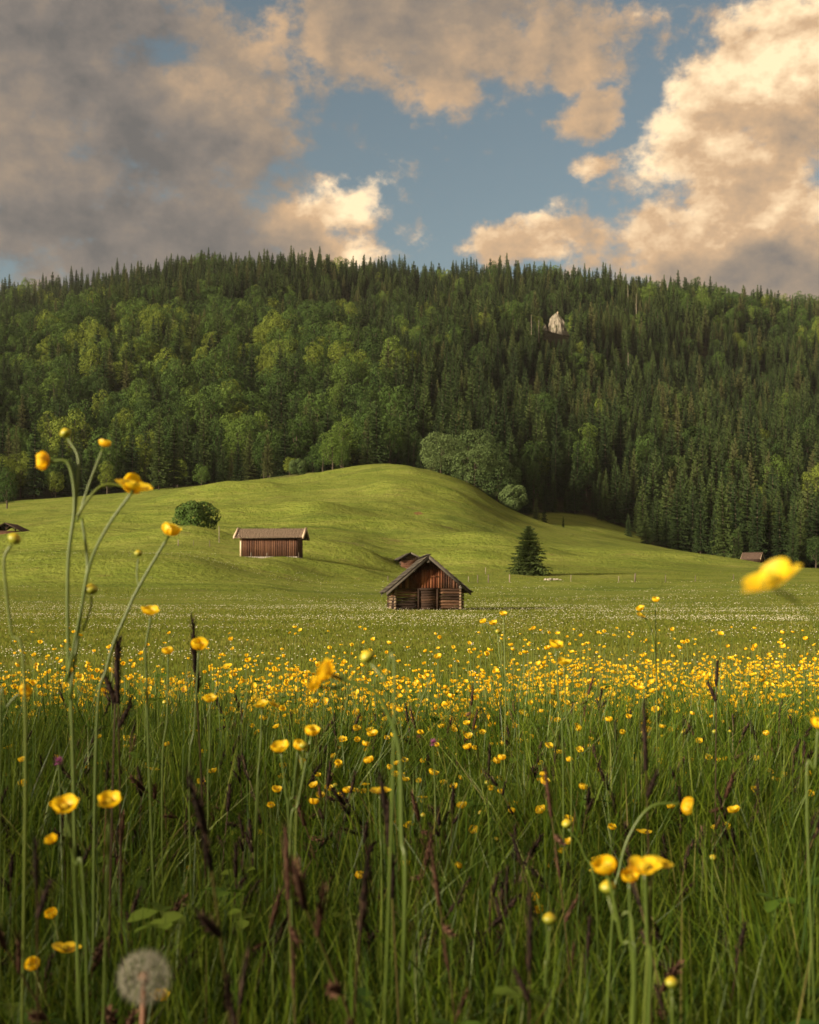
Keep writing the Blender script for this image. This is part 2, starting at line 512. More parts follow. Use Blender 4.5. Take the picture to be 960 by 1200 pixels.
# ------------------------------------------------------------------ trees
def tint_of(n): return n.attr('tint', 'INSTANCER')
def needle_col(n):
    t = tint_of(n); r = n.attr('rnd')
    c = n.ramp(t, [(0.0, (.021, .038, .016)), (.35, (.034, .058, .021)), (.7, (.060, .090, .028)), (1.0, (.092, .092, .040))])
    return n.mix(n.sstep(r, .2, 1.0) * .55, c, (.086, .118, .036))
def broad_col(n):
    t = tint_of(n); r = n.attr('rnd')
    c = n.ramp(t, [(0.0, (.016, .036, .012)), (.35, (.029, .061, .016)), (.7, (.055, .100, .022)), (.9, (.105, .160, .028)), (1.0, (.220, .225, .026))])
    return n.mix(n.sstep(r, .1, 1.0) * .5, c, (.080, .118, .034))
def grey_col(n):
    t = tint_of(n); r = n.attr('rnd')
    c = n.ramp(t, [(0.0, (.048, .086, .030)), (.5, (.078, .120, .044)), (1.0, (.118, .160, .064))])
    return n.mix(n.sstep(r, .2, 1.0) * .4, c, (.120, .162, .064))
def bark_col(n):
    tcn = n.new('ShaderNodeTexCoord')
    return n.ramp(n.noise(n.vmath('MULTIPLY', tcn.outputs['Object'], (4, 4, .6)), 1.0, 4, .7), [(.3, (.035, .028, .020)), (.7, (.105, .085, .065))])
def dead_col(n):
    tcn = n.new('ShaderNodeTexCoord')
    return n.ramp(n.noise(n.vmath('MULTIPLY', tcn.outputs['Object'], (4, 4, .6)), 1.0, 4, .7), [(.3, (.16, .13, .10)), (.7, (.33, .29, .24))])
M_NEEDLE = leafy('spruce_needles', needle_col, .22, 0)
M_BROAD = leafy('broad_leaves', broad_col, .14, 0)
M_GREY = leafy('grey_green_leaves', grey_col, .30, 0)
M_BARK = solid('bark', bark_col, .95, .1)
M_DEAD = solid('dead_wood', dead_col, .9, .1)

def spruce_crown(g, r, H, Rad, tiers=30, per=9, base=.06, shape=.85, seg=5, fuller=1.0):
    drop_ = H/tiers*1.35
    for k in range(tiers):
        t = (k + r.uniform(-.3, .3)) / tiers
        t = min(max(t, 0), .985)
        z0 = H * (base + (1 - base) * t)
        L0 = Rad * (1 - t) ** shape * (.86 + .28 * math.sin(k * 2.1 + r.uniform(0, 1)) * .5) + .12
        m = max(4, int(per * (1 - t * .55)))
        for b in range(m):
            az = 2 * math.pi * (b + r.uniform(-.35, .35)) / m + k * 1.3
            L = L0 * r.uniform(.62, 1.16)
            d = np.array([math.cos(az), math.sin(az), 0]); s = np.array([-d[1], d[0], 0])
            up = .25 * t * t + .06; dr = .34 * (1 - t) + .10
            ss = np.linspace(0.06, 1, seg + 1)
            c = d[None]*L*ss[:, None] + np.array([0, 0, 1])[None]*(L*(up*ss - dr*ss**2 + .14*ss**4))[:, None] + np.array([0, 0, z0])
            w = (L * .30 * (1 - ss*.72) + .10) * fuller
            V = []; Fc = []; rr = []
            for i in range(seg):
                for sg in (-1, 1):
                    tip = c[i] + (c[i+1]-c[i])*r.uniform(.9, 1.5) + s*sg*w[i]*r.uniform(.7, 1.2) - np.array([0, 0, w[i]*r.uniform(.15, .55)])
                    o = len(V); V += [c[i], c[i+1], tip]; Fc.append([o, o+1, o+2]); q = ss[i]*.5 + r.uniform(0, .5); rr += [q*.5, q*.7, q]
            for i in range(seg):                       # twigs hanging from the bough
                o = len(V); hang = drop_*(1 - .45*ss[i])*r.uniform(.6, 1.25)
                j = s*r.uniform(-.25, .25)*w[i]
                V += [c[i] - (c[i+1]-c[i])*.15, c[i+1], (c[i]+c[i+1])/2 + d*r.uniform(-.1, .25)*w[i] + j - np.array([0, 0, hang])]
                Fc.append([o, o+1, o+2]); q = ss[i]*.5 + r.uniform(0, .4); rr += [q*.8, q*.9, q*.6]
            o = len(V)
            V += [c[-2] + s*w[-1]*.5, c[-2] - s*w[-1]*.5, c[-1] + d*L*.06]; Fc.append([o, o+1, o+2]); rr += [.5, .5, 1]
            g.add(np.array(V), np.array(Fc), np.array(rr))
    # leader
    g.tube([[0, 0, H*.95], [0, 0, H*1.012]], [.06, .01], 4, .6)

def spruce_meshes(name, seed, H, Rad, **kw):
    r = np.random.default_rng(seed)
    g = Geo(); spruce_crown(g, r, H, Rad, **kw)
    t = Geo(); t.tube([[0, 0, -1.2], [0, 0, H*.3], [0, 0, H*.97]], [H*.010, H*.008, .02], 6)
    return g.mesh(name + '_crown', [M_NEEDLE]), t.mesh(name + '_trunk', [M_BARK], True)

def broad_meshes(name, seed, H, Rad, nleaf=3000, size=(.30, .56), nl=11, trunk=.16, mat=None, flat=.8, gaps=.40, spread=.70):
    """lobes of leaf sprays round the limbs, with holes between them"""
    r = np.random.default_rng(seed)
    c0 = np.array([0, 0, H * .56]); lob = []
    for k in range(nl):
        a = 2*math.pi*k*.618 + r.uniform(-.4, .4); h = (k + .5) / nl * 2 - 1
        rad = math.sqrt(max(0, 1 - h*h))
        p = c0 + np.array([math.cos(a)*rad*Rad*spread, math.sin(a)*rad*Rad*spread, h*H*.5*.60])
        lob.append((p, Rad * r.uniform(.30, .50)))
    lob.append((c0, Rad*.55))
    P = np.array([l[0] for l in lob]); RR = np.array([l[1] for l in lob])
    N = int(nleaf * 2.6)
    k = r.choice(len(lob), N, p=RR**2/np.sum(RR**2))
    d = r.normal(size=(N, 3)); d[:, 2] += .25; d /= np.linalg.norm(d, axis=1)[:, None]
    q = P[k] + d * (RR[k] * (r.uniform(0, 1, N)**.35 * .42 + .66))[:, None] * np.array([1, 1, flat])
    # leave out what lies deep in a neighbouring lobe, and what falls into a gap
    deep = np.zeros(N, bool)
    for i in range(len(lob)):
        dd = np.linalg.norm((q - P[i]) / np.array([1, 1, flat]), axis=1)
        deep |= (dd < RR[i]*.6) & (k != i)
    hole = (fbm(q[:, 0]/1.3 + 9.1, q[:, 2]/1.1 + q[:, 1]/1.5, seed, 2)) < gaps * .95
    keep = ~deep & ~hole & (q[:, 2] > H*.07)
    q = q[keep][:nleaf]; d = d[keep][:nleaf]; N = len(q)
    nrm = d + r.normal(size=(N, 3))*.36; nrm /= np.linalg.norm(nrm, axis=1)[:, None]
    a = np.cross(nrm, r.normal(size=(N, 3))); a /= np.linalg.norm(a, axis=1)[:, None]
    b = np.cross(nrm, a)
    s = r.uniform(size[0], size[1], N)[:, None]
    droop = np.array([0, 0, -.18])
    v = np.stack([q - a*s*.5, q + b*s*.36 + droop*s*.4, q + a*s*.5 + droop*s, q - b*s*.36 + droop*s*.4], 1).reshape(-1, 3)
    f = np.arange(N*4).reshape(-1, 4)
    rnd = np.repeat(np.clip(.5*r.uniform(0, 1, N) + .5*(d[:, 2]*.5+.5), 0, 1), 4)  # upward leaves lighter: brighter crown tops put into the colour
    crown = mesh_np(name + '_crown', v, f, [mat or M_BROAD], None, {'rnd': rnd})
    t = Geo()
    t.tube(catmull([[0, 0, -1.2], [r.uniform(-.2, .2), 0, H*.2], [r.uniform(-.3, .3), r.uniform(-.3, .3), H*.5], [0, 0, H*.72]], 4), np.linspace(H*.022, H*.006, 13), 7)
    for i in r.choice(len(lob), min(6, len(lob)), replace=False):
        p0 = np.array([0, 0, H*r.uniform(trunk, .42)]); p1 = P[i]
        t.tube(catmull([p0, (p0+p1)/2 + np.array([0, 0, -.03*H]), p1], 3), np.linspace(H*.010, H*.003, 7), 5)
    return crown, t.mesh(name + '_trunk', [M_BARK], True)

SPR = [spruce_meshes('spruce', 40+i, H, Rd, tiers=ti, per=pe, base=ba, shape=sh, fuller=fu) for i, (H, Rd, ti, pe, ba, sh, fu) in enumerate(
    [(22, 4.3, 30, 11, .02, .74, 1.25), (24, 4.0, 32, 10, .05, .78, 1.25), (20, 4.6, 28, 11, .02, .70, 1.3), (25, 3.6, 32, 10, .08, .66, 1.3), (22, 4.0, 26, 10, .10, .60, 1.2)])]
BRD = [broad_meshes('broadleaf', 60+i, H, Rd, nleaf=nf, nl=nl, flat=fl) for i, (H, Rd, nf, nl, fl) in enumerate(
    [(18, 5.6, 4200, 15, .9), (20, 5.0, 4200, 16, 1.1), (16, 5.6, 3900, 13, .8), (21, 4.6, 4000, 17, 1.2), (15, 4.9, 3600, 10, .85)])]

# where every tree of the mountain forest stands
def forest_points():
    pts = []
    Y = 312.0
    while Y < 1150:
        sp = 6.9 + .0016 * max(0, Y - 400)
        us = np.arange(-120, 1080, sp * F / Y)
        us = us + rng.uniform(-.42, .42, len(us)) * sp * F / Y
        ys = Y + rng.uniform(-.42, .42, len(us)) * sp
        pts.append(np.stack([us, ys], 1))
        Y += sp * .92
    p = np.concatenate(pts)
    edge = forest_edge(p[:, 0]) + (vnoise(p[:, 0]/22, p[:, 0]*0, 31) - .5) * 12
    p = p[(p[:, 1] > edge) & (p[:, 1] < 1150)]
    x = (p[:, 0] - 480) / F * p[:, 1]; y = p[:, 1]; z = ground_z(x, y)
    v = 700 - (z - CAM_Z) / y * F
    # the rock face stands in a clearing
    ok = ~((np.abs(p[:, 0] - 650) < 17) & (y > 760) & (y < CRAG_Y + 4))
    ok &= ~((y > 1050) & (fbm(x/16.0, y/14.0, 55, 2) > .56))
    return np.stack([x, y, z, p[:, 0], v], 1)[ok]
CRAG_Y = 850.0
FP = forest_points()
nF = len(FP)
u_, v_, y_ = FP[:, 3], FP[:, 4], FP[:, 1]
# broadleaf on the left flank and in pockets, spruce on the right and along the ridge
pb = (.46 * smooth01(u_, 560, 300) * smooth01(v_, 345, 400) + .16
      + .55 * (fbm(FP[:, 0]/70, FP[:, 1]/60, 77, 3) - .45) * 2 - .45 * smooth01(u_, 470, 520) * smooth01(v_, 400, 470)
      - .30 * smooth01(v_, 365, 335))
pb = np.clip(pb + .22 * smooth01(u_, 760, 900) * smooth01(v_, 440, 400) , (.02 + .10*smooth01(u_, 500, 640)), .95)
isb = rng.uniform(0, 1, nF) < pb
idx = np.where(isb, rng.integers(0, len(BRD), nF), rng.integers(0, len(SPR), nF))
near_edge = smooth01(y_ - forest_edge(u_), 30, 0)
scl = np.where(isb, rng.uniform(.48, 1.16, nF), rng.uniform(.50, 1.25, nF)) * (1 - .30 * near_edge * rng.uniform(0, 1, nF))
scl = np.where((~isb) & (y_ > 1030), scl * rng.uniform(.5, 1.08, nF), scl)
# trees below the rock face stay short enough for it to show
lim = ((700 - 399) / F * y_ + CAM_Z - FP[:, 2]) / np.where(isb, 18.5, 23.0)
below = (np.abs(u_ - 652) < 19) & (y_ < CRAG_Y)
scl = np.where(below, np.clip(np.minimum(scl, lim), .2, 2), scl)
patch = fbm(FP[:, 0]/45, FP[:, 1]/40, 91, 3)
tint = np.clip(np.where(isb, (patch - .5) * 1.1 + rng.normal(.46, .33, nF), (patch - .5) * .8 + rng.normal(.42, .30, nF)), 0, .93)
big_ = smooth01(fbm(FP[:, 0]/60, FP[:, 1]/55, 133, 2), .52, .68)
scl = np.where(isb & (y_ > 430) & ~below, scl * (1 + .22*big_), scl); tint = np.where(isb, np.clip(tint + .22*big_, 0, .93), tint)
rot = rng.uniform(0, 6.283, nF)

def tilt(): return (random.uniform(-.03, .03), random.uniform(-.03, .03))
def make_tree(name, meshes, label, cat, loc, s, rz, tn, group=None, sz=None):
    o = thing(name, label, cat, loc, rz, group)
    a, b = tilt(); o.rotation_euler = (a, b, rz); o.scale = (s, s, sz or s)
    c = link('crown', meshes[0], o); t = link('trunk', meshes[1], o)
    for q in (c, t): q['tint'] = float(tn)
    return o

def place_words(u, v):
    if v < 350: h = 'on the ridge line'
    elif v < 430: h = 'high up'
    elif v < 520: h = 'half way up'
    else: h = 'at the forest foot'
    marks = [(20, 'above the open-gabled hut'), (130, 'above the tall buttercup cluster'), (230, 'above the round bush'), (318, 'above the plank barn'), (400, 'left of the hill crest'),
             (470, 'behind the hill crest'), (550, 'behind the grey-green thicket'), (640, 'above the lone spruce'), (720, 'above the green dip'), (800, 'left of the far right hut'), (880, 'above the far right hut'), (940, 'right of the far right hut')]
    return h + ' ' + min(marks, key=lambda m: abs(m[0] - u))[1]

def visible_order():
    # size in the picture times a rough measure of being in front
    size = np.where(isb, 17, 22) * scl / y_
    inview = (u_ > -8) & (u_ < 968)
    edge = y_ - forest_edge(u_)
    score = size * np.where(edge < 45, 1.0, .55) * inview
    score += ((v_ < 372) & (y_ > 1060) & inview & ~isb) * .004
    return score
score = visible_order()
single = np.zeros(nF, bool)
for kind in (True, False):
    ids = np.where(isb == kind)[0]
    single[ids[np.argsort(-score[ids])][:290]] = True
def tone(kind, t):
    if kind: return 'dark green' if t < .3 else 'mid green' if t < .6 else 'bright green'
    return 'blackish green' if t < .28 else 'dark green' if t < .55 else 'olive green'
for i in np.where(single)[0]:
    kind = bool(isb[i]); M = BRD if kind else SPR
    sz = 'small' if scl[i] < .75 else 'middling' if scl[i] < .98 else 'tall'
    nm = 'broadleaf_tree' if kind else 'spruce_tree'
    lb = f"{sz} {tone(kind, tint[i])} {'broadleaf tree' if kind else 'pointed spruce'} {place_words(u_[i], v_[i])}"
    make_tree(nm, M[idx[i]], lb, 'tree', (FP[i, 0], FP[i, 1], FP[i, 2]), float(scl[i]), float(rot[i]), tint[i],
              'broadleaf trees of the mountain forest' if kind else 'spruces of the mountain forest')

def instancer(name, protos, sel, ptsxyz, attrs, label):
    """what nobody could count: instances of whole trees on the points left over"""
    me = bpy.data.meshes.new(name)
    P = ptsxyz[sel].astype(np.float32)
    me.vertices.add(len(P)); me.vertices.foreach_set('co', P.ravel())
    for k, a in attrs.items():
        q = me.attributes.new(k, 'FLOAT', 'POINT'); q.data.foreach_set('value', np.asarray(a[sel], np.float32))
    me.update()
    o = link(name, me); tag(o, label, None, None, 'stuff')
    ng = bpy.data.node_groups.new(name, 'GeometryNodeTree')
    ng.interface.new_socket('Geometry', in_out='INPUT', socket_type='NodeSocketGeometry')
    ng.interface.new_socket('Geometry', in_out='OUTPUT', socket_type='NodeSocketGeometry')
    N = ng.nodes; L = ng.links
    gi = N.new('NodeGroupInput'); go = N.new('NodeGroupOutput'); jn = N.new('GeometryNodeJoinGeometry')
    def named(k):
        a = N.new('GeometryNodeInputNamedAttribute'); a.data_type = 'FLOAT'; a.inputs['Name'].default_value = k
        return [s for s in a.outputs if s.enabled and s.name == 'Attribute'][0]
    cr = N.new('ShaderNodeCombineXYZ'); L.new(named('rot'), cr.inputs[2])
    for k, ob in enumerate(protos):
        cmp_ = N.new('FunctionNodeCompare'); cmp_.data_type = 'FLOAT'; cmp_.operation = 'EQUAL'
        L.new(named('idx'), cmp_.inputs[0]); cmp_.inputs[1].default_value = float(k); cmp_.inputs['Epsilon'].default_value = .1
        oi = N.new('GeometryNodeObjectInfo'); oi.inputs['Object'].default_value = ob; oi.inputs['As Instance'].default_value = True
        ip = N.new('GeometryNodeInstanceOnPoints')
        L.new(gi.outputs[0], ip.inputs['Points']); L.new(cmp_.outputs[0], ip.inputs['Selection'])
        L.new(oi.outputs['Geometry'], ip.inputs['Instance']); L.new(cr.outputs[0], ip.inputs['Rotation'])
        L.new(named('scl'), ip.inputs['Scale'])
        L.new(ip.outputs[0], jn.inputs[0])
    L.new(jn.outputs[0], go.inputs[0])
    md = o.modifiers.new('scatter', 'NODES'); md.node_group = ng
    return o

def joined(name, parts):
    """one mesh out of crown and trunk, for the mass behind"""
    g = bpy.data.meshes.new(name)
    vs = []; fl = []; ft = []; mi = []; rn = []; mats = []; n0 = 0
    for k, me in enumerate(parts):
        nv = len(me.vertices); co = np.empty(nv*3, np.float32); me.vertices.foreach_get('co', co); vs.append(co.reshape(-1, 3))
        lo = np.empty(len(me.loops), np.int32); me.loops.foreach_get('vertex_index', lo); fl.append(lo + n0)
        tt = np.empty(len(me.polygons), np.int32); me.polygons.foreach_get('loop_total', tt); ft.append(tt)
        mi.append(np.full(len(tt), k, np.int32)); a = np.empty(nv, np.float32); me.attributes['rnd'].data.foreach_get('value', a); rn.append(a)
        mats.append(me.materials[0]); n0 += nv
    v = np.concatenate(vs); lo = np.concatenate(fl); tt = np.concatenate(ft)
    g.vertices.add(len(v)); g.vertices.foreach_set('co', v.ravel())
    g.loops.add(len(lo)); g.loops.foreach_set('vertex_index', lo)
    g.polygons.add(len(tt)); g.polygons.foreach_set('loop_start', np.concatenate([[0], np.cumsum(tt)[:-1]]).astype(np.int32))
    g.polygons.foreach_set('loop_total', tt); g.polygons.foreach_set('material_index', np.concatenate(mi))
    g.update(calc_edges=True)
    q = g.attributes.new('rnd', 'FLOAT', 'POINT'); q.data.foreach_set('value', np.concatenate(rn))
    for m in mats: g.materials.append(m)
    return g
spr_p = [bpy.data.objects.new('spruce_pattern', joined('spruce_whole', m)) for m in SPR]
brd_p = [bpy.data.objects.new('broadleaf_pattern', joined('broadleaf_whole', m)) for m in BRD]
A = {'rot': rot, 'scl': scl, 'tint': tint, 'idx': idx.astype(float)}
instancer('spruce_forest', spr_p, (~single) & (~isb), FP[:, :3], A, 'dark spruce forest covering the mountain')
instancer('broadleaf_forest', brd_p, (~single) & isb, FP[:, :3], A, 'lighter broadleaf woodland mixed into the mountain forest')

# trees and bushes that stand out
def grounded(u, Y): return Vector(ground_at(u, Y))
hero = spruce_meshes('lone_spruce', 7, 7.2, 3.45, tiers=34, per=20, base=.02, shape=.66, seg=6, fuller=1.05)
make_tree('spruce_tree', hero, 'lone dark young spruce standing in the pasture right of the gabled log hut', 'tree', grounded(620, 171), 1.0, .6, .72)
bushm = broad_meshes('round_bush', 8, 5.0, 3.7, nleaf=5200, size=(.22, .40), nl=16, flat=.75, spread=.62, gaps=.30)
make_tree('broadleaf_bush', bushm, 'round dark green bush on the bank between the open hut and the plank barn', 'bush', grounded(229, 203) - Vector((0, 0, .7)), 1.16, 2.6, .62)
grey = [broad_meshes('thicket_tree', 80+i, H, Rd, nleaf=6000, size=(.30, .50), nl=13, flat=.85, mat=M_GREY, gaps=.30, spread=.6) for i, (H, Rd) in enumerate([(12.5, 6.8), (14, 7.6), (6.5, 4.0)])]
for (u, Y, k, s, rz, tn, lb) in [
    (517, 334, 0, .95, .3, .70, 'pale grey-green tree at the uphill end of the thicket on the hill'),
    (548, 345, 1, 1.12, 1.9, .35, 'tallest rounded tree behind the middle of the hillside thicket'),
    (556, 331, 0, .92, 4.0, .55, 'leafy tree at the front of the hillside thicket'),
    (583, 334, 1, .88, 2.7, .15, 'darker green tree low in the hillside thicket beside the spruces'),
    (602, 322, 2, 1.02, .9, .60, 'small rounded bush at the downhill tip of the hillside thicket')]:
    make_tree('thicket_tree', grey[k], lb, 'tree', grounded(u, Y) - Vector((0, 0, 1.2 if k < 2 else .5)), s*1.08, rz, tn, 'trees of the grey-green hillside thicket')
for (u, Y, M, s, rz, tn, lb, nm) in [
    (390, 356, BRD[0], .72, .4, .80, 'bright green broadleaf tree in front of the forest left of the hill crest', 'broadleaf_tree'),
    (236, 376, BRD[2], .50, 1.4, .72, 'small light green tree at the forest foot above the round bush', 'broadleaf_tree'),
    (262, 380, SPR[2], .62, 1.0, .4, 'small dark spruce beside a light green tree above the round bush', 'spruce_tree'),
    (8, 330, BRD[1], .62, 3.0, .35, 'dark broadleaf tree at the very edge above the open-gabled hut', 'broadleaf_tree'),
    (350, 350, grey[2], .75, 2.0, .35, 'low greyish shrub on the slope before the forest', 'bush'),
    (409, 400, BRD[3], .75, 2.0, .99, 'yellow-green broadleaf tree glowing among the dark forest trees', 'broadleaf_tree'),
    (638, 345, SPR[0], .34, .1, .3, 'short dark spruce beside the downhill end of the thicket', 'spruce_tree'),
    (628, 352, SPR[2], .40, 1.1, .75, 'short olive spruce touching the thicket', 'spruce_tree'),
    (660, 352, SPR[3], .20, .1, .15, 'tiny dark cone-shaped spruce alone in the green dip', 'spruce_tree'),
    (757, 372, SPR[0], .56, .9, .55, 'dense spruce jutting out of the forest foot at the right end of the green dip', 'spruce_tree'),
    (737, 400, SPR[2], .40, .2, .35, 'small spruce at the rim of the green dip', 'spruce_tree'),
    (338, 195, grey[2], .16, .2, .1, 'small dark bush showing behind the roof of the plank barn', 'bush')]:
    make_tree(nm, M, lb, 'bush' if nm == 'bush' else 'tree', grounded(u, Y) - Vector((0, 0, .2)), s, rz, tn)
# bare pale trunks among the living spruces
def dead_mesh(seed):
    r = np.random.default_rng(seed); g = Geo(); H = 17
    g.tube(catmull([[0, 0, -1], [.15, 0, H*.4], [.05, .1, H]], 5), np.linspace(.34, .08, 11), 6)
    for k in range(10):
        a = r.uniform(0, 6.28); z = H*r.uniform(.35, .95); L = r.uniform(.5, 1.5)
        g.tube([[.1, 0, z], [.1+math.cos(a)*L, math.sin(a)*L, z - .1*L]], [.06, .02], 4)
    return g.mesh('dead_trunk', [M_DEAD], True)
DM = dead_mesh(3)
for (u, v, Y, s, lb) in [(622, 432, 700, .7, 'pale bare dead trunk left below the limestone crag'), (631, 436, 700, .6, 'pale bare dead trunk straight below the limestone crag'), (735, 384, 900, .75, 'tall bare dead trunk right of the limestone crag'),
                     (745, 398, 880, .8, 'second bare dead trunk right of the limestone crag'), (735, 425, 720, .8, 'short bare dead trunk in the spruces above the green dip')]:
    x = (u - 480) / F * Y
    o = link('dead_tree', DM, None, (x, Y - 3, gz(x, Y) + 6), (0, 0, u)); o.scale = (s, s, s*1.25)
    tag(o, lb, 'dead tree', 'dead trunks in the forest')
# ------------------------------------------------------------------ timber huts
def wood(name, stops, grain=(14, 14, 1.2), patch=None, rough=.85):
    """grain runs along local axis; every board has its own tone through the rnd attribute"""
    def fn(n):
        tcn = n.new('ShaderNodeTexCoord'); P = tcn.outputs['Object']
        r = n.attr('rnd')
        g = n.noise(n.vmath('ADD', n.vmath('MULTIPLY', P, grain), n.combine(r * 37.0, r * 11.0, r * 23.0)), 1.0, 5, .7)
        big = n.noise(P, .9, 3, .6)
        c = n.ramp(g * .55 + r * .55 + (big - .5) * .5 - .05, stops)
        if patch: c = patch(n, P, c, r)
        return c
    def bp(n):
        tcn = n.new('ShaderNodeTexCoord')
        return n.noise(n.vmath('MULTIPLY', tcn.outputs['Object'], grain), 1.5, 4, .7), .6, .03
    return solid(name, fn, rough, .15, bp)

DK = [(.15, (.014, .009, .007)), (.50, (.040, .023, .016)), (.75, (.100, .054, .033)), (.98, (.27, .16, .10))]
M_LOG = wood('weathered_logs', DK, (1.2, 14, 14))
M_LOGS = wood('weathered_lit_side_logs', [(.15, (.05, .035, .024)), (.5, (.15, .105, .07)), (.95, (.32, .24, .17))], (14, 1.2, 14))  # paler than the front logs: sunlight on the side wall put into the colour
def red_patch(n, P, c, r):
    x, y, z = n.separate(P)
    w = (n.noise(P, 1.2, 4, .7) - .5) * 2.2
    k = n.sstep(1.0 - ((x - .1) * (x - .1)) * .55 - ((z - 1.9) * (z - 1.9)) * 1.1 + w, .1, .9)
    return n.mix(k * .55, c, n.ramp(r, [(0.1, (.10, .026, .012)), (.6, (.22, .062, .024)), (1, (.34, .13, .06))]))
M_GABLE = wood('reddish_gable_boards', [(.15, (.020, .012, .010)), (.5, (.060, .030, .020)), (.95, (.16, .075, .045))], (14, 14, 1.2), red_patch)
M_BARNW = wood('barn_boards', [(.1, (.038, .019, .013)), (.4, (.070, .033, .021)), (.7, (.100, .049, .030)), (.98, (.17, .09, .055))], (10, 10, .7))
M_PALE = wood('pale_boards', [(.1, (.30, .22, .15)), (.9, (.60, .48, .36))], (10, 10, .8))
M_DARKW = wood('dark_boards', [(.1, (.016, .011, .009)), (.5, (.045, .028, .021)), (.95, (.12, .075, .055))], (3, 3, 3))
M_REDW = wood('red_brown_planks', [(.1, (.03, .014, .010)), (.5, (.085, .040, .025)), (.95, (.20, .11, .07))], (1, 9, 9))
def shingle(name, stops):
    def fn(n):
        tcn = n.new('ShaderNodeTexCoord'); r = n.attr('rnd')
        q = n.noise(tcn.outputs['Object'], 3.0, 5, .7)
        lich = n.sstep(n.noise(tcn.outputs['Object'], 1.1, 5, .7), .58, .72)
        return n.mix(lich * .4, n.ramp(q * .6 + r * .4, stops), (.17, .17, .11))
    return solid(name, fn, .9, .1, lambda n: (n.noise(n.new('ShaderNodeTexCoord').outputs['Object'], 9, 4, .7), .6, .02))
M_SHIN = shingle('grey_shingles', [(.2, (.024, .021, .018)), (.5, (.060, .053, .046)), (.85, (.145, .128, .108))])
M_BROWNR = shingle('brown_roof', [(.1, (.118, .088, .066)), (.5, (.150, .112, .084)), (.9, (.190, .145, .112))])
M_DULLR = shingle('dull_brown_roof', [(.1, (.065, .043, .035)), (.5, (.092, .062, .050)), (.9, (.125, .088, .070))])
M_STONE = solid('stone', lambda n: n.ramp(n.noise(n.new('ShaderNodeTexCoord').outputs['Object'], 3.5, 5, .7), [(.3, (.20, .18, .155)), (.5, (.27, .245, .21)), (.75, (.40, .37, .33))]), .95, .1,
                lambda n: (n.noise(n.new('ShaderNodeTexCoord').outputs['Object'], 4, 6, .7), .8, .1))

def roof_slope(g, x0, x1, ridge, eave, sgn, y0, y1, courses, th=.05, r=random, ridge_axis='y'):
    """overlapping shingle courses from eave (half width, height) up to the ridge (0, height); ridge runs along y"""
    ex, ez = eave; rz = ridge
    n_ = int((y1 - y0) / .34)
    for k in range(courses):
        t0 = k / courses; t1 = min(1.0, (k + 1.35) / courses)
        p0 = np.array([ex*(1-t0), ez + (rz-ez)*t0 + .035]); p1 = np.array([ex*(1-t1), ez + (rz-ez)*t1 + .002])
        ys = np.concatenate([[y0], np.linspace(y0, y1, n_ + 1)[1:-1] + np.array([r.uniform(-.06, .06) + (.17 if k % 2 else -.04) for _ in range(n_ - 1)]) * .9, [y1]])
        for a, b in zip(ys[:-1], ys[1:]):
            j = r.uniform(-.025, .025); up = r.uniform(0, .012)
            q0 = p0 + (p0 - p1) / np.linalg.norm(p0 - p1) * j + np.array([0, up])
            a2, b2 = a + .006, b - .006
            V = [[sgn*q0[0], a2, q0[1]], [sgn*q0[0], b2, q0[1]], [sgn*p1[0], b2, p1[1]], [sgn*p1[0], a2, p1[1]]]
            V += [[x, y, z - th*.7] for x, y, z in V]
            Fq = np.array([[0,1,2,3],[7,6,5,4],[0,4,5,1],[1,5,6,2],[2,6,7,3],[3,7,4,0]])
            if sgn < 0: Fq = Fq[:, ::-1]
            g.add(np.array(V), Fq, r.uniform(.15, .85))

def slab(g, ridge_z, eave, sgn, y0, y1, th, rnd=.3, top=0.0):
    ex, ez = eave
    V = np.array([[0, y0, ridge_z-top], [sgn*ex, y0, ez-top], [sgn*ex, y1, ez-top], [0, y1, ridge_z-top],
                  [0, y0, ridge_z-th-top], [sgn*ex, y0, ez-th-top], [sgn*ex, y1, ez-th-top], [0, y1, ridge_z-th-top]], float)
    g.add(V, np.array([[0,1,2,3],[7,6,5,4],[0,4,5,1],[1,5,6,2],[2,6,7,3],[3,7,4,0]]), rnd)

def rafters(g, ridge_z, eave, y, w=.09, h=.15, drop=.07):
    ex, ez = eave
    for s in (-1, 1):
        V = []
        for yy in (y - w/2, y + w/2):
            V += [[0.0, yy, ridge_z-drop], [s*ex*.985, yy, ez-drop+.01], [s*ex*.985, yy, ez-drop-h], [0.0, yy, ridge_z-drop-h]]
        g.add(np.array(V), np.array([[0,1,2,3],[7,6,5,4],[0,4,5,1],[1,5,6,2],[2,6,7,3],[3,7,4,0]]), random.uniform(.1, .9))

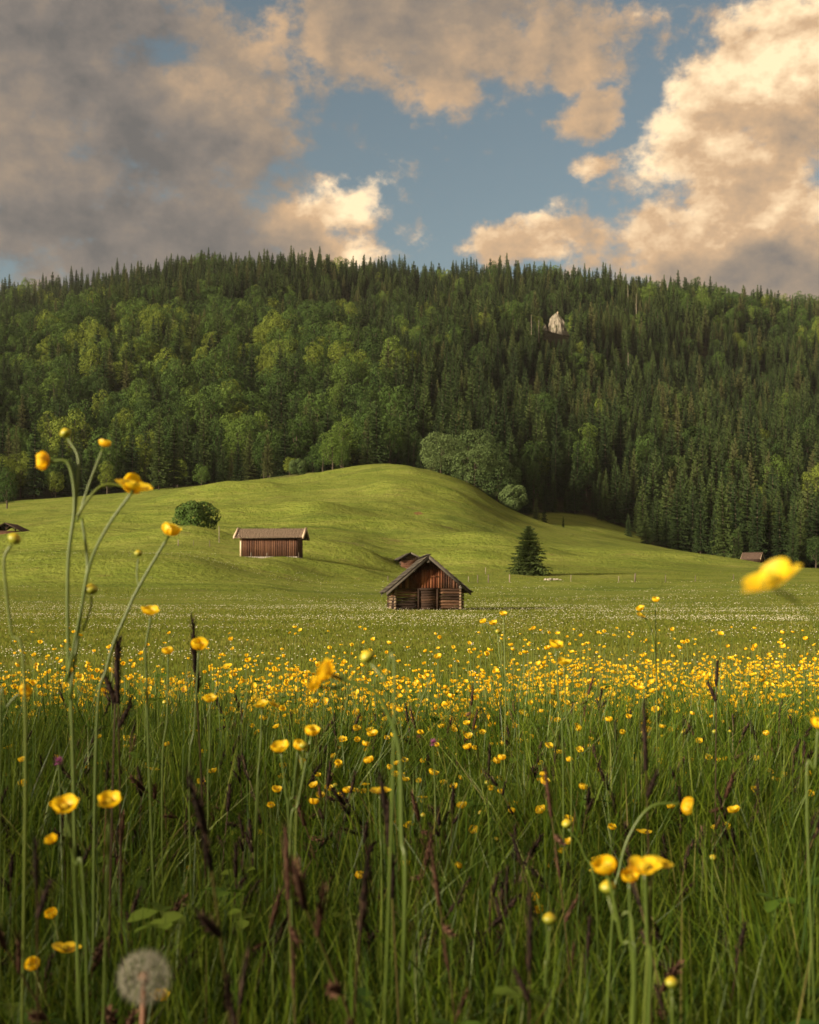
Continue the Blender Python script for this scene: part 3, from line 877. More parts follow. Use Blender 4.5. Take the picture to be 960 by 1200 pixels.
def log_hut(loc, rz):
    W2, D2 = 2.08, 2.9                      # half width, half depth
    LOGH = 1.50; APEX = 3.62; EX, EZ = 2.72, 1.30
    root = thing('log_hut', 'weathered hay hut of dark logs with red-brown boarded gable and grey shingle roof', 'hut', loc, rz)
    # front and back walls of logs, side walls between them, logs cross and stick out at the corners
    fw = Geo(); sw = Geo(); nl = 8; h = LOGH / nl; r = random
    def log(g, a, b, rad, rn):
        k = 6; pts = np.linspace(a, b, k); pts[1:-1, 2] += np.random.default_rng(int(rn*1e6)).uniform(-.012, .012, k-2)
        g.tube(pts, rad*np.random.default_rng(int(rn*1e5)).uniform(.92, 1.04, k), 9, rn)
    for k in range(nl):
        z = h*(k + .5) + .04
        for (a, b) in ((-W2-.22, -.63), (.63, W2+.22)):
            log(fw, [a + r.uniform(-.07, .07), -D2, z], [b, -D2, z], h*.47, r.uniform(.05, .75) if r.random() < .75 else r.uniform(.8, 1))
        log(fw, [-W2-.2, D2, z], [W2+.2, D2, z], h*.47, r.uniform(.05, .8))
        zs = z - h*.5 + .02
        for s in (-1, 1):
            log(sw, [s*W2, -D2-.20 + r.uniform(-.06, .06), zs + .04], [s*W2, D2+.22 + r.uniform(-.05, .05), zs + .04], h*.45, r.uniform(.1, 1))
    link('log_wall', fw.mesh('hut_log_wall', [M_LOG]), root)
    link('side_wall', sw.mesh('hut_side_wall', [M_LOGS]), root)
    # door: two posts, planks laid crosswise, a lintel log
    dp = Geo()
    for s in (-1, 1): dp.box((s*.60-.06, -D2-.16, .0), (s*.60+.06, -D2-.04, LOGH), rnd=r.uniform(.15, .4))
    dp.box((-.68, -D2-.15, LOGH-.10), (.68, -D2-.02, LOGH+.06), rnd=.25)
    dr = Geo()
    z = .05
    while z < LOGH - .16:
        hh = r.uniform(.13, .2); dr.box((-.535, -D2-.10 - r.uniform(0, .012), z), (.535, -D2-.05, min(z+hh, LOGH-.105) - .012), rnd=r.uniform(.1, .75)); z += hh
    d = link('door', dr.mesh('hut_door', [M_LOG]), root)
    link('door_frame', dp.mesh('hut_door_frame', [M_LOG]), d)
    # gables of upright boards
    for y, s in ((-D2-.02, -1), (D2+.02, 1)):
        g = Geo(); x = -W2-.12
        while x < W2 + .12:
            w = r.uniform(.14, .24); x1 = min(x+w, W2+.12)
            tz = lambda q: APEX - .13 - (APEX-EZ)/EX*abs(q)
            z0 = LOGH + (.06 if abs((x+x1)/2) > .68 else .065) - r.uniform(0, .03)
            y0, y1 = (y - .045 - r.uniform(0, .012), y) if s < 0 else (y, y + .045)
            a, b = tz(x), tz(x1-.012)
            if min(a, b) > z0 + .02:
                V = [[x,y0,z0],[x1-.012,y0,z0],[x1-.012,y1,z0],[x,y1,z0],[x,y0,a],[x1-.012,y0,b],[x1-.012,y1,b],[x,y1,a]]
                g.add(np.array(V), np.array([[0,3,2,1],[4,5,6,7],[0,1,5,4],[1,2,6,5],[2,3,7,6],[3,0,4,7]]), r.uniform(0, 1))
            x = x1
        link('gable', g.mesh('hut_gable', [M_GABLE]), root)
    hg = Geo(); x = -.59
    while x < .58:
        w = r.uniform(.15, .22); x1 = min(x+w, .595)
        top = lambda q: min(2.72, APEX - .13 - (APEX-EZ)/EX*abs(q))
        hg.box((x, -D2-.085 - r.uniform(0, .01), LOGH+.07), (x1-.014, -D2-.03, top((x+x1)/2)), rnd=r.uniform(.2, 1)); x = x1
    hg.box((-.594, -D2-.07, 2.73), (.594, -D2-.025, APEX-.66), rnd=.15)
    hg.box((.10, -D2-.125, 2.26), (.62, -D2-.10, 2.34), rnd=.9)      # the bar that holds it shut
    link('hatch', hg.mesh('hut_hatch', [M_GABLE]), root)
    rf = Geo(); Y0, Y1 = -D2-.78, D2+.62
    for s in (-1, 1):
        slab(rf, APEX, (EX, EZ), s, Y0+.03, Y1-.03, .05, .2)
        roof_slope(rf, 0, 0, APEX+.03, (EX+.08, EZ-.02), s, Y0, Y1, 9)
    ro = link('roof', rf.mesh('hut_roof', [M_SHIN]), root)
    rb = Geo(); rb.box((-.13, Y0-.02, APEX+.03), (.13, Y1+.02, APEX+.085), rnd=.4); link('ridge_board', rb.mesh('hut_ridge_board', [M_SHIN]), ro)
    bg_ = Geo(); rafters(bg_, APEX, (EX, EZ), Y0+.06, .06, .17, .055); rafters(bg_, APEX, (EX, EZ), Y1-.06, .06, .17, .055)
    link('bargeboard', bg_.mesh('hut_bargeboard', [M_SHIN]), ro)
    pl = Geo()                                                        # wall plates and ridge beam reaching out under the eaves
    for s in (-1, 1): pl.box((s*W2-.10, Y0+.10, LOGH+.02), (s*W2+.10, Y1-.1, LOGH+.21), rnd=.85)
    pl.box((-.11, Y0+.08, APEX-.46), (.11, Y1-.1, APEX-.24), rnd=.85)
    link('purlin', pl.mesh('hut_purlin', [M_SHIN]), root)
    return root

def barn(loc, rz):
    W2, D2 = 4.0, 2.6; H = 2.85; RZ = 4.15; EX = 3.25; EZ = 2.72
    root = thing('plank_barn', 'long red-brown plank barn with brown roof and pale gable edges on the hillside', 'barn', loc, rz)
    r = random
    for y0, y1 in ((-D2, -D2+.05), (D2-.05, D2)):
        g = Geo(); x = -W2
        while x < W2:
            w = r.uniform(.20, .34); x1 = min(x+w, W2)
            g.box((x, y0 - (r.uniform(0, .03) if y0 < 0 else 0), .14 + r.uniform(0, .05)), (x1-.015, y1, H), rnd=r.uniform(0, 1)); x = x1
        link('plank_wall', g.mesh('barn_plank_wall', [M_BARNW]), root)
    for s in (-1, 1):
        g = Geo(); y = -D2 + .06
        while y < D2 - .06:
            w = r.uniform(.22, .34); y1 = min(y+w, D2-.06)
            tz = lambda q: RZ - .14 - (RZ-EZ)/EX*abs(q)
            x0, x1 = (s*W2 - .03, s*W2 + .03)
            V = [[x0,y,.14],[x1,y,.14],[x1,y1-.015,.14],[x0,y1-.015,.14],[x0,y,tz(y)],[x1,y,tz(y)],[x1,y1-.015,tz(y1)],[x0,y1-.015,tz(y1)]]
            g.add(np.array(V), np.array([[0,3,2,1],[4,5,6,7],[0,1,5,4],[1,2,6,5],[2,3,7,6],[3,0,4,7]]), r.uniform(0, 1)); y = y1
        link('end_wall', g.mesh('barn_end_wall', [M_PALE if s < 0 else M_BARNW]), root)  # end facing the sun gets paler boards, its light put into the colour
    cp = Geo(); cp.box((-W2-.10, -D2-.10, 0), (-W2+.16, -D2+.16-.1, H+.02), rnd=.8); link('corner_post', cp.mesh('barn_corner_post', [M_PALE]), root)
    fd = Geo()
    for k in range(26):
        x = -W2 + k*(2*W2/26); fd.box((x+.01, -D2-.06 - r.uniform(0, .06), -1.6), (x+2*W2/26-.01, -D2+.1, .10 + r.uniform(-.02, .02)), rnd=r.uniform(0, 1))
    fd.box((-W2+.02, -D2+.11, -1.6), (W2-.02, D2, .12), rnd=.5)
    link('stone_base', fd.mesh('barn_stone_base', [M_STONE]), root)
    # roof: ridge along x, so build along y and turn it
    rf = Geo(); Lx = W2 + .78
    for s in (-1, 1):
        slab(rf, RZ, (EX, EZ), s, -Lx+.03, Lx-.03, .08, .3)
        roof_slope(rf, 0, 0, RZ+.03, (EX+.05, EZ-.01), s, -Lx, Lx, 14)
    ro = link('roof', rf.mesh('barn_roof', [M_BROWNR]), root, rot=(0, 0, R(90)))
    bb = Geo()
    for y in (-Lx-.05, Lx+.05): rafters(bb, RZ+.10, (EX+.06, EZ+.10), y, .26, .30, -.06)
    link('bargeboard', bb.mesh('barn_bargeboard', [M_PALE]), ro)
    return root

def small_hut(name, label, loc, rz, W2, D2, H, RZ, EX, EZ, over, wall_m, roof_m, open_gable=False, low=None, edge=None):
    root = thing(name, label, 'hut', loc, rz); r = random
    for y, s in ((-D2, -1), (D2, 1)):
        g = Geo(); z = -.6
        while z < (low or H):
            h = r.uniform(.18, .26); z1 = min(z+h, low or H); g.box((-W2, y-.04, z), (W2, y+.04, z1-.02), rnd=r.uniform(0, 1)); z = z1
        link('front_wall' if s < 0 else 'back_wall', g.mesh(name + '_wall', [M_REDW if s < 0 else wall_m]), root)
        g = Geo()
        if open_gable:
            for x in (-W2+.08, W2-.08): g.box((x-.09, y-.08, -.6), (x+.09, y+.08, H+.1), rnd=.4)
            g.box((-.09, y-.07, low), (.09, y+.07, RZ-.15), rnd=.4)
            for sx in (-1, 1):
                g.tube([[sx*.12, y, low+.45], [sx*.75, y, RZ-.15-(RZ-EZ)/EX*.75]], .07, 5, .5)
            g.box((-W2, y-.06, H-.08), (W2, y+.06, H+.1), rnd=.3) if s > 0 and False else None
            link('post_frame', g.mesh(name + '_post_frame', [M_DARKW]), root)
        else:
            x = -W2
            while x < W2:
                x1 = min(x+r.uniform(.18, .28), W2); tz = lambda q: RZ - .12 - (RZ-EZ)/EX*abs(q)
                V = [[x,y-.03,H],[x1-.012,y-.03,H],[x1-.012,y+.03,H],[x,y+.03,H],[x,y-.03,max(tz(x),H+.01)],[x1-.012,y-.03,max(tz(x1),H+.01)],[x1-.012,y+.03,max(tz(x1),H+.01)],[x,y+.03,max(tz(x),H+.01)]]
                g.add(np.array(V), np.array([[0,3,2,1],[4,5,6,7],[0,1,5,4],[1,2,6,5],[2,3,7,6],[3,0,4,7]]), r.uniform(0, 1)); x = x1
            link('gable', g.mesh(name + '_gable', [wall_m]), root)
    for s in (-1, 1):
        g = Geo(); z = -.6
        while z < H:
            h = r.uniform(.18, .26); z1 = min(z+h, H); g.box((s*W2-.04, -D2+.05, z), (s*W2+.04, D2-.05, z1-.02), rnd=r.uniform(0, 1)); z = z1
        link('side_wall', g.mesh(name + '_side_wall', [wall_m]), root)
    rf = Geo(); Y0, Y1 = -D2-over, D2+over
    for s in (-1, 1):
        slab(rf, RZ, (EX, EZ), s, Y0+.03, Y1-.03, .07, .2)
        roof_slope(rf, 0, 0, RZ+.03, (EX+.05, EZ-.01), s, Y0, Y1, 7)
    ro = link('roof', rf.mesh(name + '_roof', [roof_m]), root)
    bb = Geo(); rafters(bb, RZ+.06, (EX+.05, EZ+.06), Y0-.03, .06, .24, 0); rafters(bb, RZ+.06, (EX+.05, EZ+.06), Y1+.03, .06, .24, 0)
    link('bargeboard', bb.mesh(name + '_bargeboard', [edge or roof_m]), ro)
    return root

def on_ground(u, Y, dz=0.0):
    p = ground_at(u, Y); return (p[0], p[1], p[2] + dz)

log_hut(on_ground(497, 78.8, -.17), R(4.2))
p = on_ground(319, 169.5); barn((p[0], p[1], at(319, 653.0, 166.5)[2]), R(-2.5))
p = on_ground(479, 186.5); p = (p[0], p[1], at(481, 665.5, 185)[2]); small_hut('log_hut', 'small dark hut with shingle roof and red planks, half hidden behind the gabled log hut', (p[0], p[1], p[2]), R(8),
          1.42, 1.9, 1.25, 2.35, 2.15, 1.28, .55, M_DARKW, M_SHIN)
p = on_ground(13, 232); small_hut('open_hut', 'dark hut with open gable and plank front in the hollow by the shadowy forest', (p[0], p[1], p[2]), R(-4),
          2.75, 2.2, 1.05, 2.75, 3.7, .98, .6, M_DARKW, M_DARKW, True, 1.25)
p = on_ground(882, 302); small_hut('hay_hut', 'small dark hut with brown roof at the edge of the spruce forest', (p[0], p[1], p[2]), R(62),
          2.0, 2.15, 1.35, 3.0, 2.55, 1.15, .30, M_DARKW, M_DULLR, False, None, M_PALE)

# ------------------------------------------------------------------ posts, stones, crag
def post_mesh(seed, h=1.25, rad=.07, lean=.05):
    r = np.random.default_rng(seed); g = Geo()
    a = r.uniform(0, 6.28)
    g.tube([[0, 0, -.4], [math.cos(a)*lean*.5, math.sin(a)*lean*.5, h*.5], [math.cos(a)*lean, math.sin(a)*lean, h]], [rad*1.05, rad, rad*.85], 8, r.uniform(.2, .9))
    return g.mesh('fence_post', [M_POST])
M_POST = wood('post_wood', [(.1, (.035, .028, .022)), (.5, (.13, .105, .085)), (.95, (.34, .29, .24))], (12, 12, 1))
PM = [post_mesh(i) for i in range(4)]
for (u, Y, s, sx, lb) in [
    (549, 152, .7, 1.0, 'thin short fence post just right of the gabled log hut roof'),
    (560, 152, 1.05, 1.3, 'dark fence post between the gabled log hut and the lone spruce'),
    (572.5, 150, 1.2, 1.6, 'taller pale fence post left of the lone spruce, left one of a pair'),
    (597.5, 150, 1.15, 1.5, 'pale fence post under the lone spruce, right one of a pair'),
    (569, 176, 1.0, 1.0, 'thin grey fence post on the slope above the pair of pale posts'),
    (725, 152, .8, 1.0, 'thin low post left of the dark stump-like post in the right pasture'),
    (744, 150, 1.15, 2.3, 'thick dark stump-like post in the pasture right of the stone heap'),
    (780, 152, 1.0, 1.0, 'thin grey post right of the thick dark post'),
    (815, 152, .9, 1.0, 'thin post in the right pasture below the dense spruce foot'),
    (860, 153, .9, 1.0, 'thin post in the right pasture below the far right hut'),
    (669, 154, .9, 1.0, 'small post right beside the heap of pale stones'),
    (294, 158, 1.15, 1.7, 'thick black post in the grass below the plank barn'),
    (313, 157, .7, 1.0, 'thin pale stake right of the black post below the plank barn'),
    (350, 158, .7, 1.0, 'thin grey stake below the right end of the plank barn'),
    (209, 178, 1.0, 1.5, 'weathered fence post, left end of the short fence below the round bush'),
    (227, 178, .9, 1.0, 'thin middle stake of the short fence below the round bush'),
    (246, 178, 1.0, 1.2, 'right end post of the short fence below the round bush'),
    (257, 188, 2.7, 1.3, 'tall thin pale pole standing between the round bush and the plank barn'),
    (455, 150, .9, 1.3, 'pale fence post left of the gabled log hut, below the small dark hut')]:
    o = link('fence_post', PM[int(u) % 4], None, on_ground(u, Y, -.03), (0, 0, u)); o.scale = (sx*.62, sx*.62, s*.8)
    tag(o, lb, 'post', 'fence posts in the pasture')

def rock_mesh(seed, flat=.6):
    r = np.random.default_rng(seed)
    import bmesh
    bm = bmesh.new(); bmesh.ops.create_icosphere(bm, subdivisions=3, radius=1.0)
    pts = r.normal(size=(14, 3)); pts /= np.linalg.norm(pts, axis=1)[:, None]; ds = r.uniform(.62, .95, 14)
    for v in bm.verts:
        c = np.array(v.co); s = min([1.0] + [d / max(1e-6, float(np.dot(c, p))) for p, d in zip(pts, ds) if np.dot(c, p) > .3])
        c = c * s; v.co = Vector((c[0], c[1], c[2]*flat))
    me = bpy.data.meshes.new('rock'); bm.to_mesh(me); bm.free(); me.materials.append(M_STONE)
    return me
RM = [rock_mesh(i, .55 + .1*i) for i in range(3)]
for (u, Y, s, lb) in [
    (396, 168, .85, 'grey boulder in the grass between the plank barn and the small dark hut'),
    (640, 156, .40, 'leftmost pale stone of the heap right of the lone spruce'),
    (644.5, 155.5, .52, 'biggest pale stone of the heap right of the lone spruce'),
    (649, 155.7, .42, 'middle pale stone of the heap right of the lone spruce'),
    (653, 156.3, .34, 'small pale stone near the end of the heap right of the lone spruce'),
    (657, 155.8, .28, 'smallest pale stone at the right end of the heap by the spruce')]:
    p = on_ground(u, Y); o = link('boulder' if s > .8 else 'stone', RM[int(u) % 3], None, (p[0], p[1], p[2] + s*.1), (0, 0, u)); o.scale = (s*.8, s*.7, s*.7)
    tag(o, lb, 'stone', None if s > .8 else 'heap of pale stones')

def crag():
    import bmesh
    bm = bmesh.new(); bmesh.ops.create_icosphere(bm, subdivisions=5, radius=1.0)
    for v in bm.verts:
        x, y, z = v.co
        n1 = float(fbm(np.array([x*2.2+5]), np.array([z*1.3+y*2.0]), 3, 4)[0]) - .5
        n2 = float(fbm(np.array([x*6+1]), np.array([z*2.2+y*5]), 9, 3)[0]) - .5
        k = 1 + n1*.75 + n2*.35
        w = 1.0 - .34*max(0, z); z = math.copysign(abs(z)**.75, z)
        v.co = Vector((x*k*7.8*w, y*k*5.0*w, z*13.5*(1 + n2*.15)))
    me = bpy.data.meshes.new('crag'); bm.to_mesh(me); bm.free()
    me.materials.append(M_CRAG)
    return me
def crag_col(n):
    tcn = n.new('ShaderNodeTexCoord'); P = tcn.outputs['Object']
    q = n.noise(n.vmath('MULTIPLY', P, (1, 1, .35)), .45, 6, .7)
    x, y, z = n.separate(P)
    c = n.ramp(q, [(.32, (.10, .085, .06)), (.45, (.185, .165, .135)), (.7, (.31, .28, .235))])
    return n.mix(n.sstep(n.noise(P, .6, 4, .7), .56, .66), c, (.05, .07, .02))
M_CRAG = solid('limestone', crag_col, .95, .1, lambda n: (n.noise(n.vmath('MULTIPLY', n.new('ShaderNodeTexCoord').outputs['Object'], (1, 1, .4)), 1.0, 6, .7), 1.0, .8))
cx, cy, cz = ground_at(652, CRAG_Y)
top = at(652, 369, CRAG_Y)[2]
o = link('rock_crag', crag(), None, (cx, cy, top - 19.5)); o.scale = (1.05, 1.1, 1.5); tag(o, 'pale limestone crag rising out of the forest high on the mountain', 'rock')
o = link('rock_spur', crag(), None, (cx - 8.6, cy - 1, top - 15), (0, 0, 2.0)); o.scale = (.42, .42, .62); tag(o, 'small pale rock spur beside the left flank of the limestone crag', 'rock')
g = Geo(); g.tube([[0, 0, -1], [0, 0, 2.4]], .22, 6, .9); g.tube([[-.7, 0, 1.6], [.7, 0, 1.6]], .18, 6, .9)
o = link('summit_cross', g.mesh('summit_cross', [M_PALE]), None, (cx + .9, cy - .6, top - .2)); tag(o, 'tiny pale cross standing on top of the limestone crag', 'cross')
# ------------------------------------------------------------------ meadow in front: grass, flowers, seed heads
rg = np.random.default_rng(23)
def wedge(n, y0, y1, mx=.45, pw=1.0):
    """n points in the wedge the camera can see, even in area when pw = 1"""
    t = rg.uniform(0, 1, n)
    y = np.sqrt(y0**2 + t * (y1**2 - y0**2)) if pw == 1.0 else y0 * (y1/y0) ** t
    x = rg.uniform(-1, 1, n) * (mx * y + .25)
    return x, y

def blades(name, x, y, h, w, bend, mats, rnd, segs=4, label='', curl=1.0, az=None):
    N = len(x); z = ground_z(x, y)
    az = rg.uniform(0, 2*np.pi, N) if az is None else az
    face = az + np.pi/2 + rg.normal(0, .5, N)
    t = np.linspace(0, 1, segs + 1)
    prof = np.array([1.0 - .15*q for q in t]) * (1 - t**2.2*.96)
    hx = np.cos(az)[:, None] * bend[:, None] * h[:, None] * (t**1.9)[None]
    hy = np.sin(az)[:, None] * bend[:, None] * h[:, None] * (t**1.9)[None]
    hz = h[:, None] * (t[None] - .30*curl*np.clip(bend, 0, 2)[:, None]**2 * (t**2.6)[None])
    cx = x[:, None] + hx; cy = y[:, None] + hy; cz = z[:, None] - .02 + hz
    tw = face[:, None] + t[None]*rg.normal(0, .9, N)[:, None]
    dx = np.cos(tw) * w[:, None] * prof[None] * .5; dy = np.sin(tw) * w[:, None] * prof[None] * .5
    L = np.stack([cx - dx, cy - dy, cz], -1); Rr = np.stack([cx + dx, cy + dy, cz], -1)
    v = np.stack([L, Rr], 2).reshape(-1, 3)                      # N, segs+1, 2
    base = (np.arange(N) * (segs + 1) * 2)[:, None]; k = (np.arange(segs) * 2)[None]
    q = np.stack([base + k, base + k + 1, base + k + 3, base + k + 2], -1).reshape(-1, 4)
    me = mesh_np(name, v, q, mats, None, {'rnd': np.repeat(rnd, (segs + 1) * 2), 'along': np.tile(np.repeat(t, 2), N)}, True)
    o = link(name, me); tag(o, label, None, None, 'stuff')
    return o

def grass_col(n):
    r = n.attr('rnd'); a = n.attr('along')
    c = n.ramp(r, [(0.0, (.020, .048, .007)), (.35, (.054, .102, .007)), (.68, (.116, .168, .011)), (.90, (.150, .190, .026)), (.96, (.15, .14, .040)), (1.0, (.11, .060, .028))])
    return c
M_GRASS = leafy('meadow_grass', grass_col, .28, .015, .45)
M_STRAW = leafy('dry_stalks', lambda n: n.ramp(n.attr('rnd'), [(0, (.040, .020, .012)), (.6, (.075, .045, .022)), (1, (.12, .10, .035))]), .25, .02)

EDGE = lambda x: 9.2 + 1.6*(vnoise(x*.55, x*0, 14) - .5)*2 + .8*(vnoise(x*2.0, x*0+4, 15) - .5)
def hmul(x, y): return (.74 + .52*fbm(x*.9, y*.9, 41, 3)) * (.62 + .76*fbm(x*5.5, y*4.5, 44, 3))
# tall grass close by
x, y = wedge(190000, .62, 4.4); N = len(x)
h = np.clip(rg.normal(.42, .09, N), .14, .64) * hmul(x, y)
cap = np.clip(.40 + .08*y, .36, .75); h = np.minimum(h, cap)
blades('near_grass', x, y, h, np.clip(rg.normal(.0058, .0024, N), .0018, .0135), np.abs(rg.normal(.42, .32, N)), [M_GRASS], np.clip(rg.beta(1.15, 1.5, N), 0, 1), 6, 'tall green meadow grass close to the camera')
x, y = wedge(95000, 4.0, 11.5); keep = y < EDGE(x); x, y = x[keep], y[keep]; N = len(x)
h = np.clip(rg.normal(.33, .07, N), .12, .52) * hmul(x, y) * (1 - .35*smooth01(y, 7.0, 10.0))
blades('meadow_grass', x, y, h, np.clip(rg.normal(.0066, .0020, N), .002, .013), np.abs(rg.normal(.36, .26, N)), [M_GRASS], np.clip(rg.beta(1.3, 1.4, N), 0, 1), 4, 'tall green meadow grass among the buttercups')
# thin stalks standing above the leaves
x, y = wedge(3600, .9, 10.5); keep = y < EDGE(x); x, y = x[keep], y[keep]; N = len(x)
h = np.clip(rg.normal(.42, .07, N), .25, .60)
blades('grass_stalks', x, y, h, np.full(N, .0026), np.abs(rg.normal(.16, .12, N)), [M_STRAW, ], rg.uniform(0, 1, N), 5, 'thin brown and straw-coloured grass stalks in the meadow')
# single tall arching blades and sprays of broad leaves among the grass
x, y = wedge(1500, .80, 3.0, .42); N = len(x)
blades('tall_blades', x, y, np.clip(rg.normal(.52, .06, N), .38, .64) * np.clip(.86 + .10*y, 0, 1), np.clip(rg.normal(.0062, .002, N), .003, .011), np.abs(rg.normal(.55, .28, N)), [M_GRASS], rg.uniform(.05, 1, N), 7, 'single tall arching grass blades near the camera', 1.2)
M_HERB = leafy('herb_leaves', lambda n: n.ramp(n.attr('rnd'), [(0, (.035, .085, .010)), (.6, (.075, .140, .014)), (1, (.12, .18, .022))]), .3, .02)
def herbs():
    g = Geo(); x, y = wedge(1900, .95, 6.0, .40)
    for i in range(len(x)):
        h = rg.uniform(.20, .44) * float(hmul(np.array([x[i]]), np.array([y[i]]))[0]); z0 = gz(x[i], y[i]); L = rg.uniform(.018, .042); m = int(rg.integers(3, 6))
        base = np.array([x[i], y[i], z0 + h]); a0 = rg.uniform(0, 6.28); t = rg.uniform(0, 1); W = L*rg.uniform(.30, .46)
        g.tube([base - [rg.normal(0, .03), rg.normal(0, .03), h*.7], base], [.0009, .0007], 3, t, 0, False)
        for k in range(m):
            a = a0 + k*2*math.pi/m + rg.normal(0, .15); d = np.array([math.cos(a), math.sin(a), rg.uniform(-.2, .5)]); s = np.array([-math.sin(a), math.cos(a), rg.normal(0, .2)])
            V = [base, base + d*L*.45 + s*W, base + d*L*.55 + [0, 0, -.10*L], base + d*L*.45 - s*W, base + d*L*.85 + s*W*.75 - [0, 0, .1*L], base + d*L*.85 - s*W*.75 - [0, 0, .1*L], base + d*L*1.05 - [0, 0, .25*L]]
            g.add(np.array(V), [np.array([[0, 1, 2], [0, 2, 3], [2, 4, 6], [2, 6, 5]]), np.array([[1, 4, 2, 2]])[:, :3], np.array([[3, 2, 5]])], np.clip(t + rg.normal(0, .1), 0, 1))
    o = link('meadow_herbs', g.mesh('meadow_herbs', [M_HERB], True)); tag(o, 'small lobed and rounded herb leaves scattered through the meadow grass', None, None, 'stuff')
herbs()
# the grazed pasture behind the tall meadow
M_PAST = leafy('pasture_grass', lambda n: n.ramp(n.attr('rnd'), [(0.2, (.105, .135, .018)), (.5, (.150, .175, .027)), (.8, (.195, .200, .042)), (1.0, (.25, .22, .07))]), .5, 0)
def pasture(name, n, y0, y1, hm, wk, label, r0):
    x, y = wedge(n, y0, y1, .40, 0)
    keep = y > (EDGE(x) - 1.2); x, y = x[keep], y[keep]; N = len(x)
    h = np.clip(rg.normal(hm, hm*.3, N), .03, hm*2)
    return blades(name, x, y, h, np.clip(wk*y, .004, .08)*rg.uniform(.6, 1.3, N), np.abs(rg.normal(.35, .25, N)), [M_PAST], np.clip(rg.beta(2.4, 2.2, N) + (fbm(x/3.0, y/2.0, 71, 2) - .5)*.6, 0, 1), 3, label)
pasture('short_grass', 90000, 7.5, 32, .07, .00085, 'short pale green grass beyond the buttercups', .5)
pasture('pasture_grass', 80000, 30, 120, .07, .0009, 'short pasture grass round the log hut', .5)

# tufts and weeds that break up the slope
def tufts():
    x, y = wedge(60000, 105, 350, .40, 0)
    c = fbm(x/9.0, y/6.0, 171, 4); keep = (c > .50) & (y < forest_edge(480 + F*x/y) - 4); x, y, c = x[keep], y[keep], c[keep]; N = len(x)
    h = np.clip(rg.normal(.20, .08, N), .06, .5) * (.6 + 2.2*np.clip(c - .5, 0, .3))
    blades('pasture_tufts', x, y, h, rg.uniform(.03, .10, N), np.abs(rg.normal(.5, .3, N)), [M_PAST], np.clip(rg.normal(.30, .28, N), 0, 1), 2, 'taller grass tufts and weeds scattered over the hill pasture')
tufts()
# ---- white flower heads speckling the pasture: one mesh, nobody could count them
M_WHITE = solid('white_petals', lambda n: n.ramp(n.attr('rnd'), [(0, (.55, .52, .36)), (.5, (.72, .70, .60)), (1, (.80, .78, .72))]), .7, .1)
def dots(name, x, y, z, r, mats, rnd, label):
    N = len(x); base = np.array([[1,0,0],[0,1,0],[-1,0,0],[0,-1,0],[0,0,.75],[0,0,-.5]], float)
    v = (base[None] * r[:, None, None] * np.array([1, 1, .8]) + np.stack([x, y, z], -1)[:, None]).reshape(-1, 3)
    f = np.array([[0,1,4],[1,2,4],[2,3,4],[3,0,4],[1,0,5],[2,1,5],[3,2,5],[0,3,5]])
    ff = (np.arange(N)[:, None, None]*6 + f[None]).reshape(-1, 3)
    o = link(name, mesh_np(name, v, ff, mats, None, {'rnd': np.repeat(rnd, 6)})); tag(o, label, None, None, 'stuff'); return o
def white_dots():
    x, y = wedge(95000, 8.5, 150, .40, 0)
    pat = fbm(x/7.0, y/4.5, 61, 4); strip = fbm(x/26.0, y/6.5, 66, 3)
    p = smooth01(pat*.6 + strip*.6, .56, .80)*.55 + .05
    p *= np.clip(y/40, .18, 1.0)
    keep = (rg.uniform(0, 1, len(x)) < p) & (y > EDGE(x) - 1); x, y = x[keep], y[keep]; N = len(x)
    z = ground_z(x, y) + rg.uniform(.05, .13, N)
    r = np.clip(rg.normal(.0068, .0016, N) + .00020*y, .004, .04) 
    dots('white_flowers', x, y, z, r, [M_WHITE], rg.uniform(0, 1, N), 'countless white flower heads speckling the pasture')
white_dots()

# ---- buttercups
def petal_col(n):
    r = n.attr('rnd')
    return n.ramp(r, [(0.0, (.78, .36, .004)), (.35, (.88, .53, .006)), (.8, (.90, .61, .010)), (1.0, (.88, .66, .03))])
def petal_mat():
    m, n, out = new_mat('buttercup_petals')
    p = n.new('ShaderNodeBsdfPrincipled'); c = petal_col(n); n.put(p.inputs['Base Color'], c)
    p.inputs['Roughness'].default_value = .5; p.inputs['Specular IOR Level'].default_value = .5
    t = n.new('ShaderNodeBsdfTranslucent'); n.put(t.inputs['Color'], c)
    mx = n.new('ShaderNodeMixShader'); mx.inputs[0].default_value = .48
    n.t.links.new(p.outputs[0], mx.inputs[1]); n.t.links.new(t.outputs[0], mx.inputs[2]); n.t.links.new(mx.outputs[0], out.inputs[0])
    return m
M_PETAL = petal_mat()
M_STEM = leafy('flower_stem', lambda n: n.ramp(n.attr('rnd'), [(0, (.045, .090, .011)), (.6, (.100, .150, .018)), (1, (.20, .235, .035))]), .3, .04)
M_STAMEN = solid('stamens', lambda n: n.ramp(n.attr('rnd'), [(0, (.42, .36, .02)), (1, (.75, .50, .02))]), .6, .2)
M_BUD = leafy('bud_green', lambda n: n.ramp(n.attr('rnd'), [(0, (.16, .20, .02)), (.6, (.34, .36, .03)), (1, (.62, .46, .02))]), .25, .05)

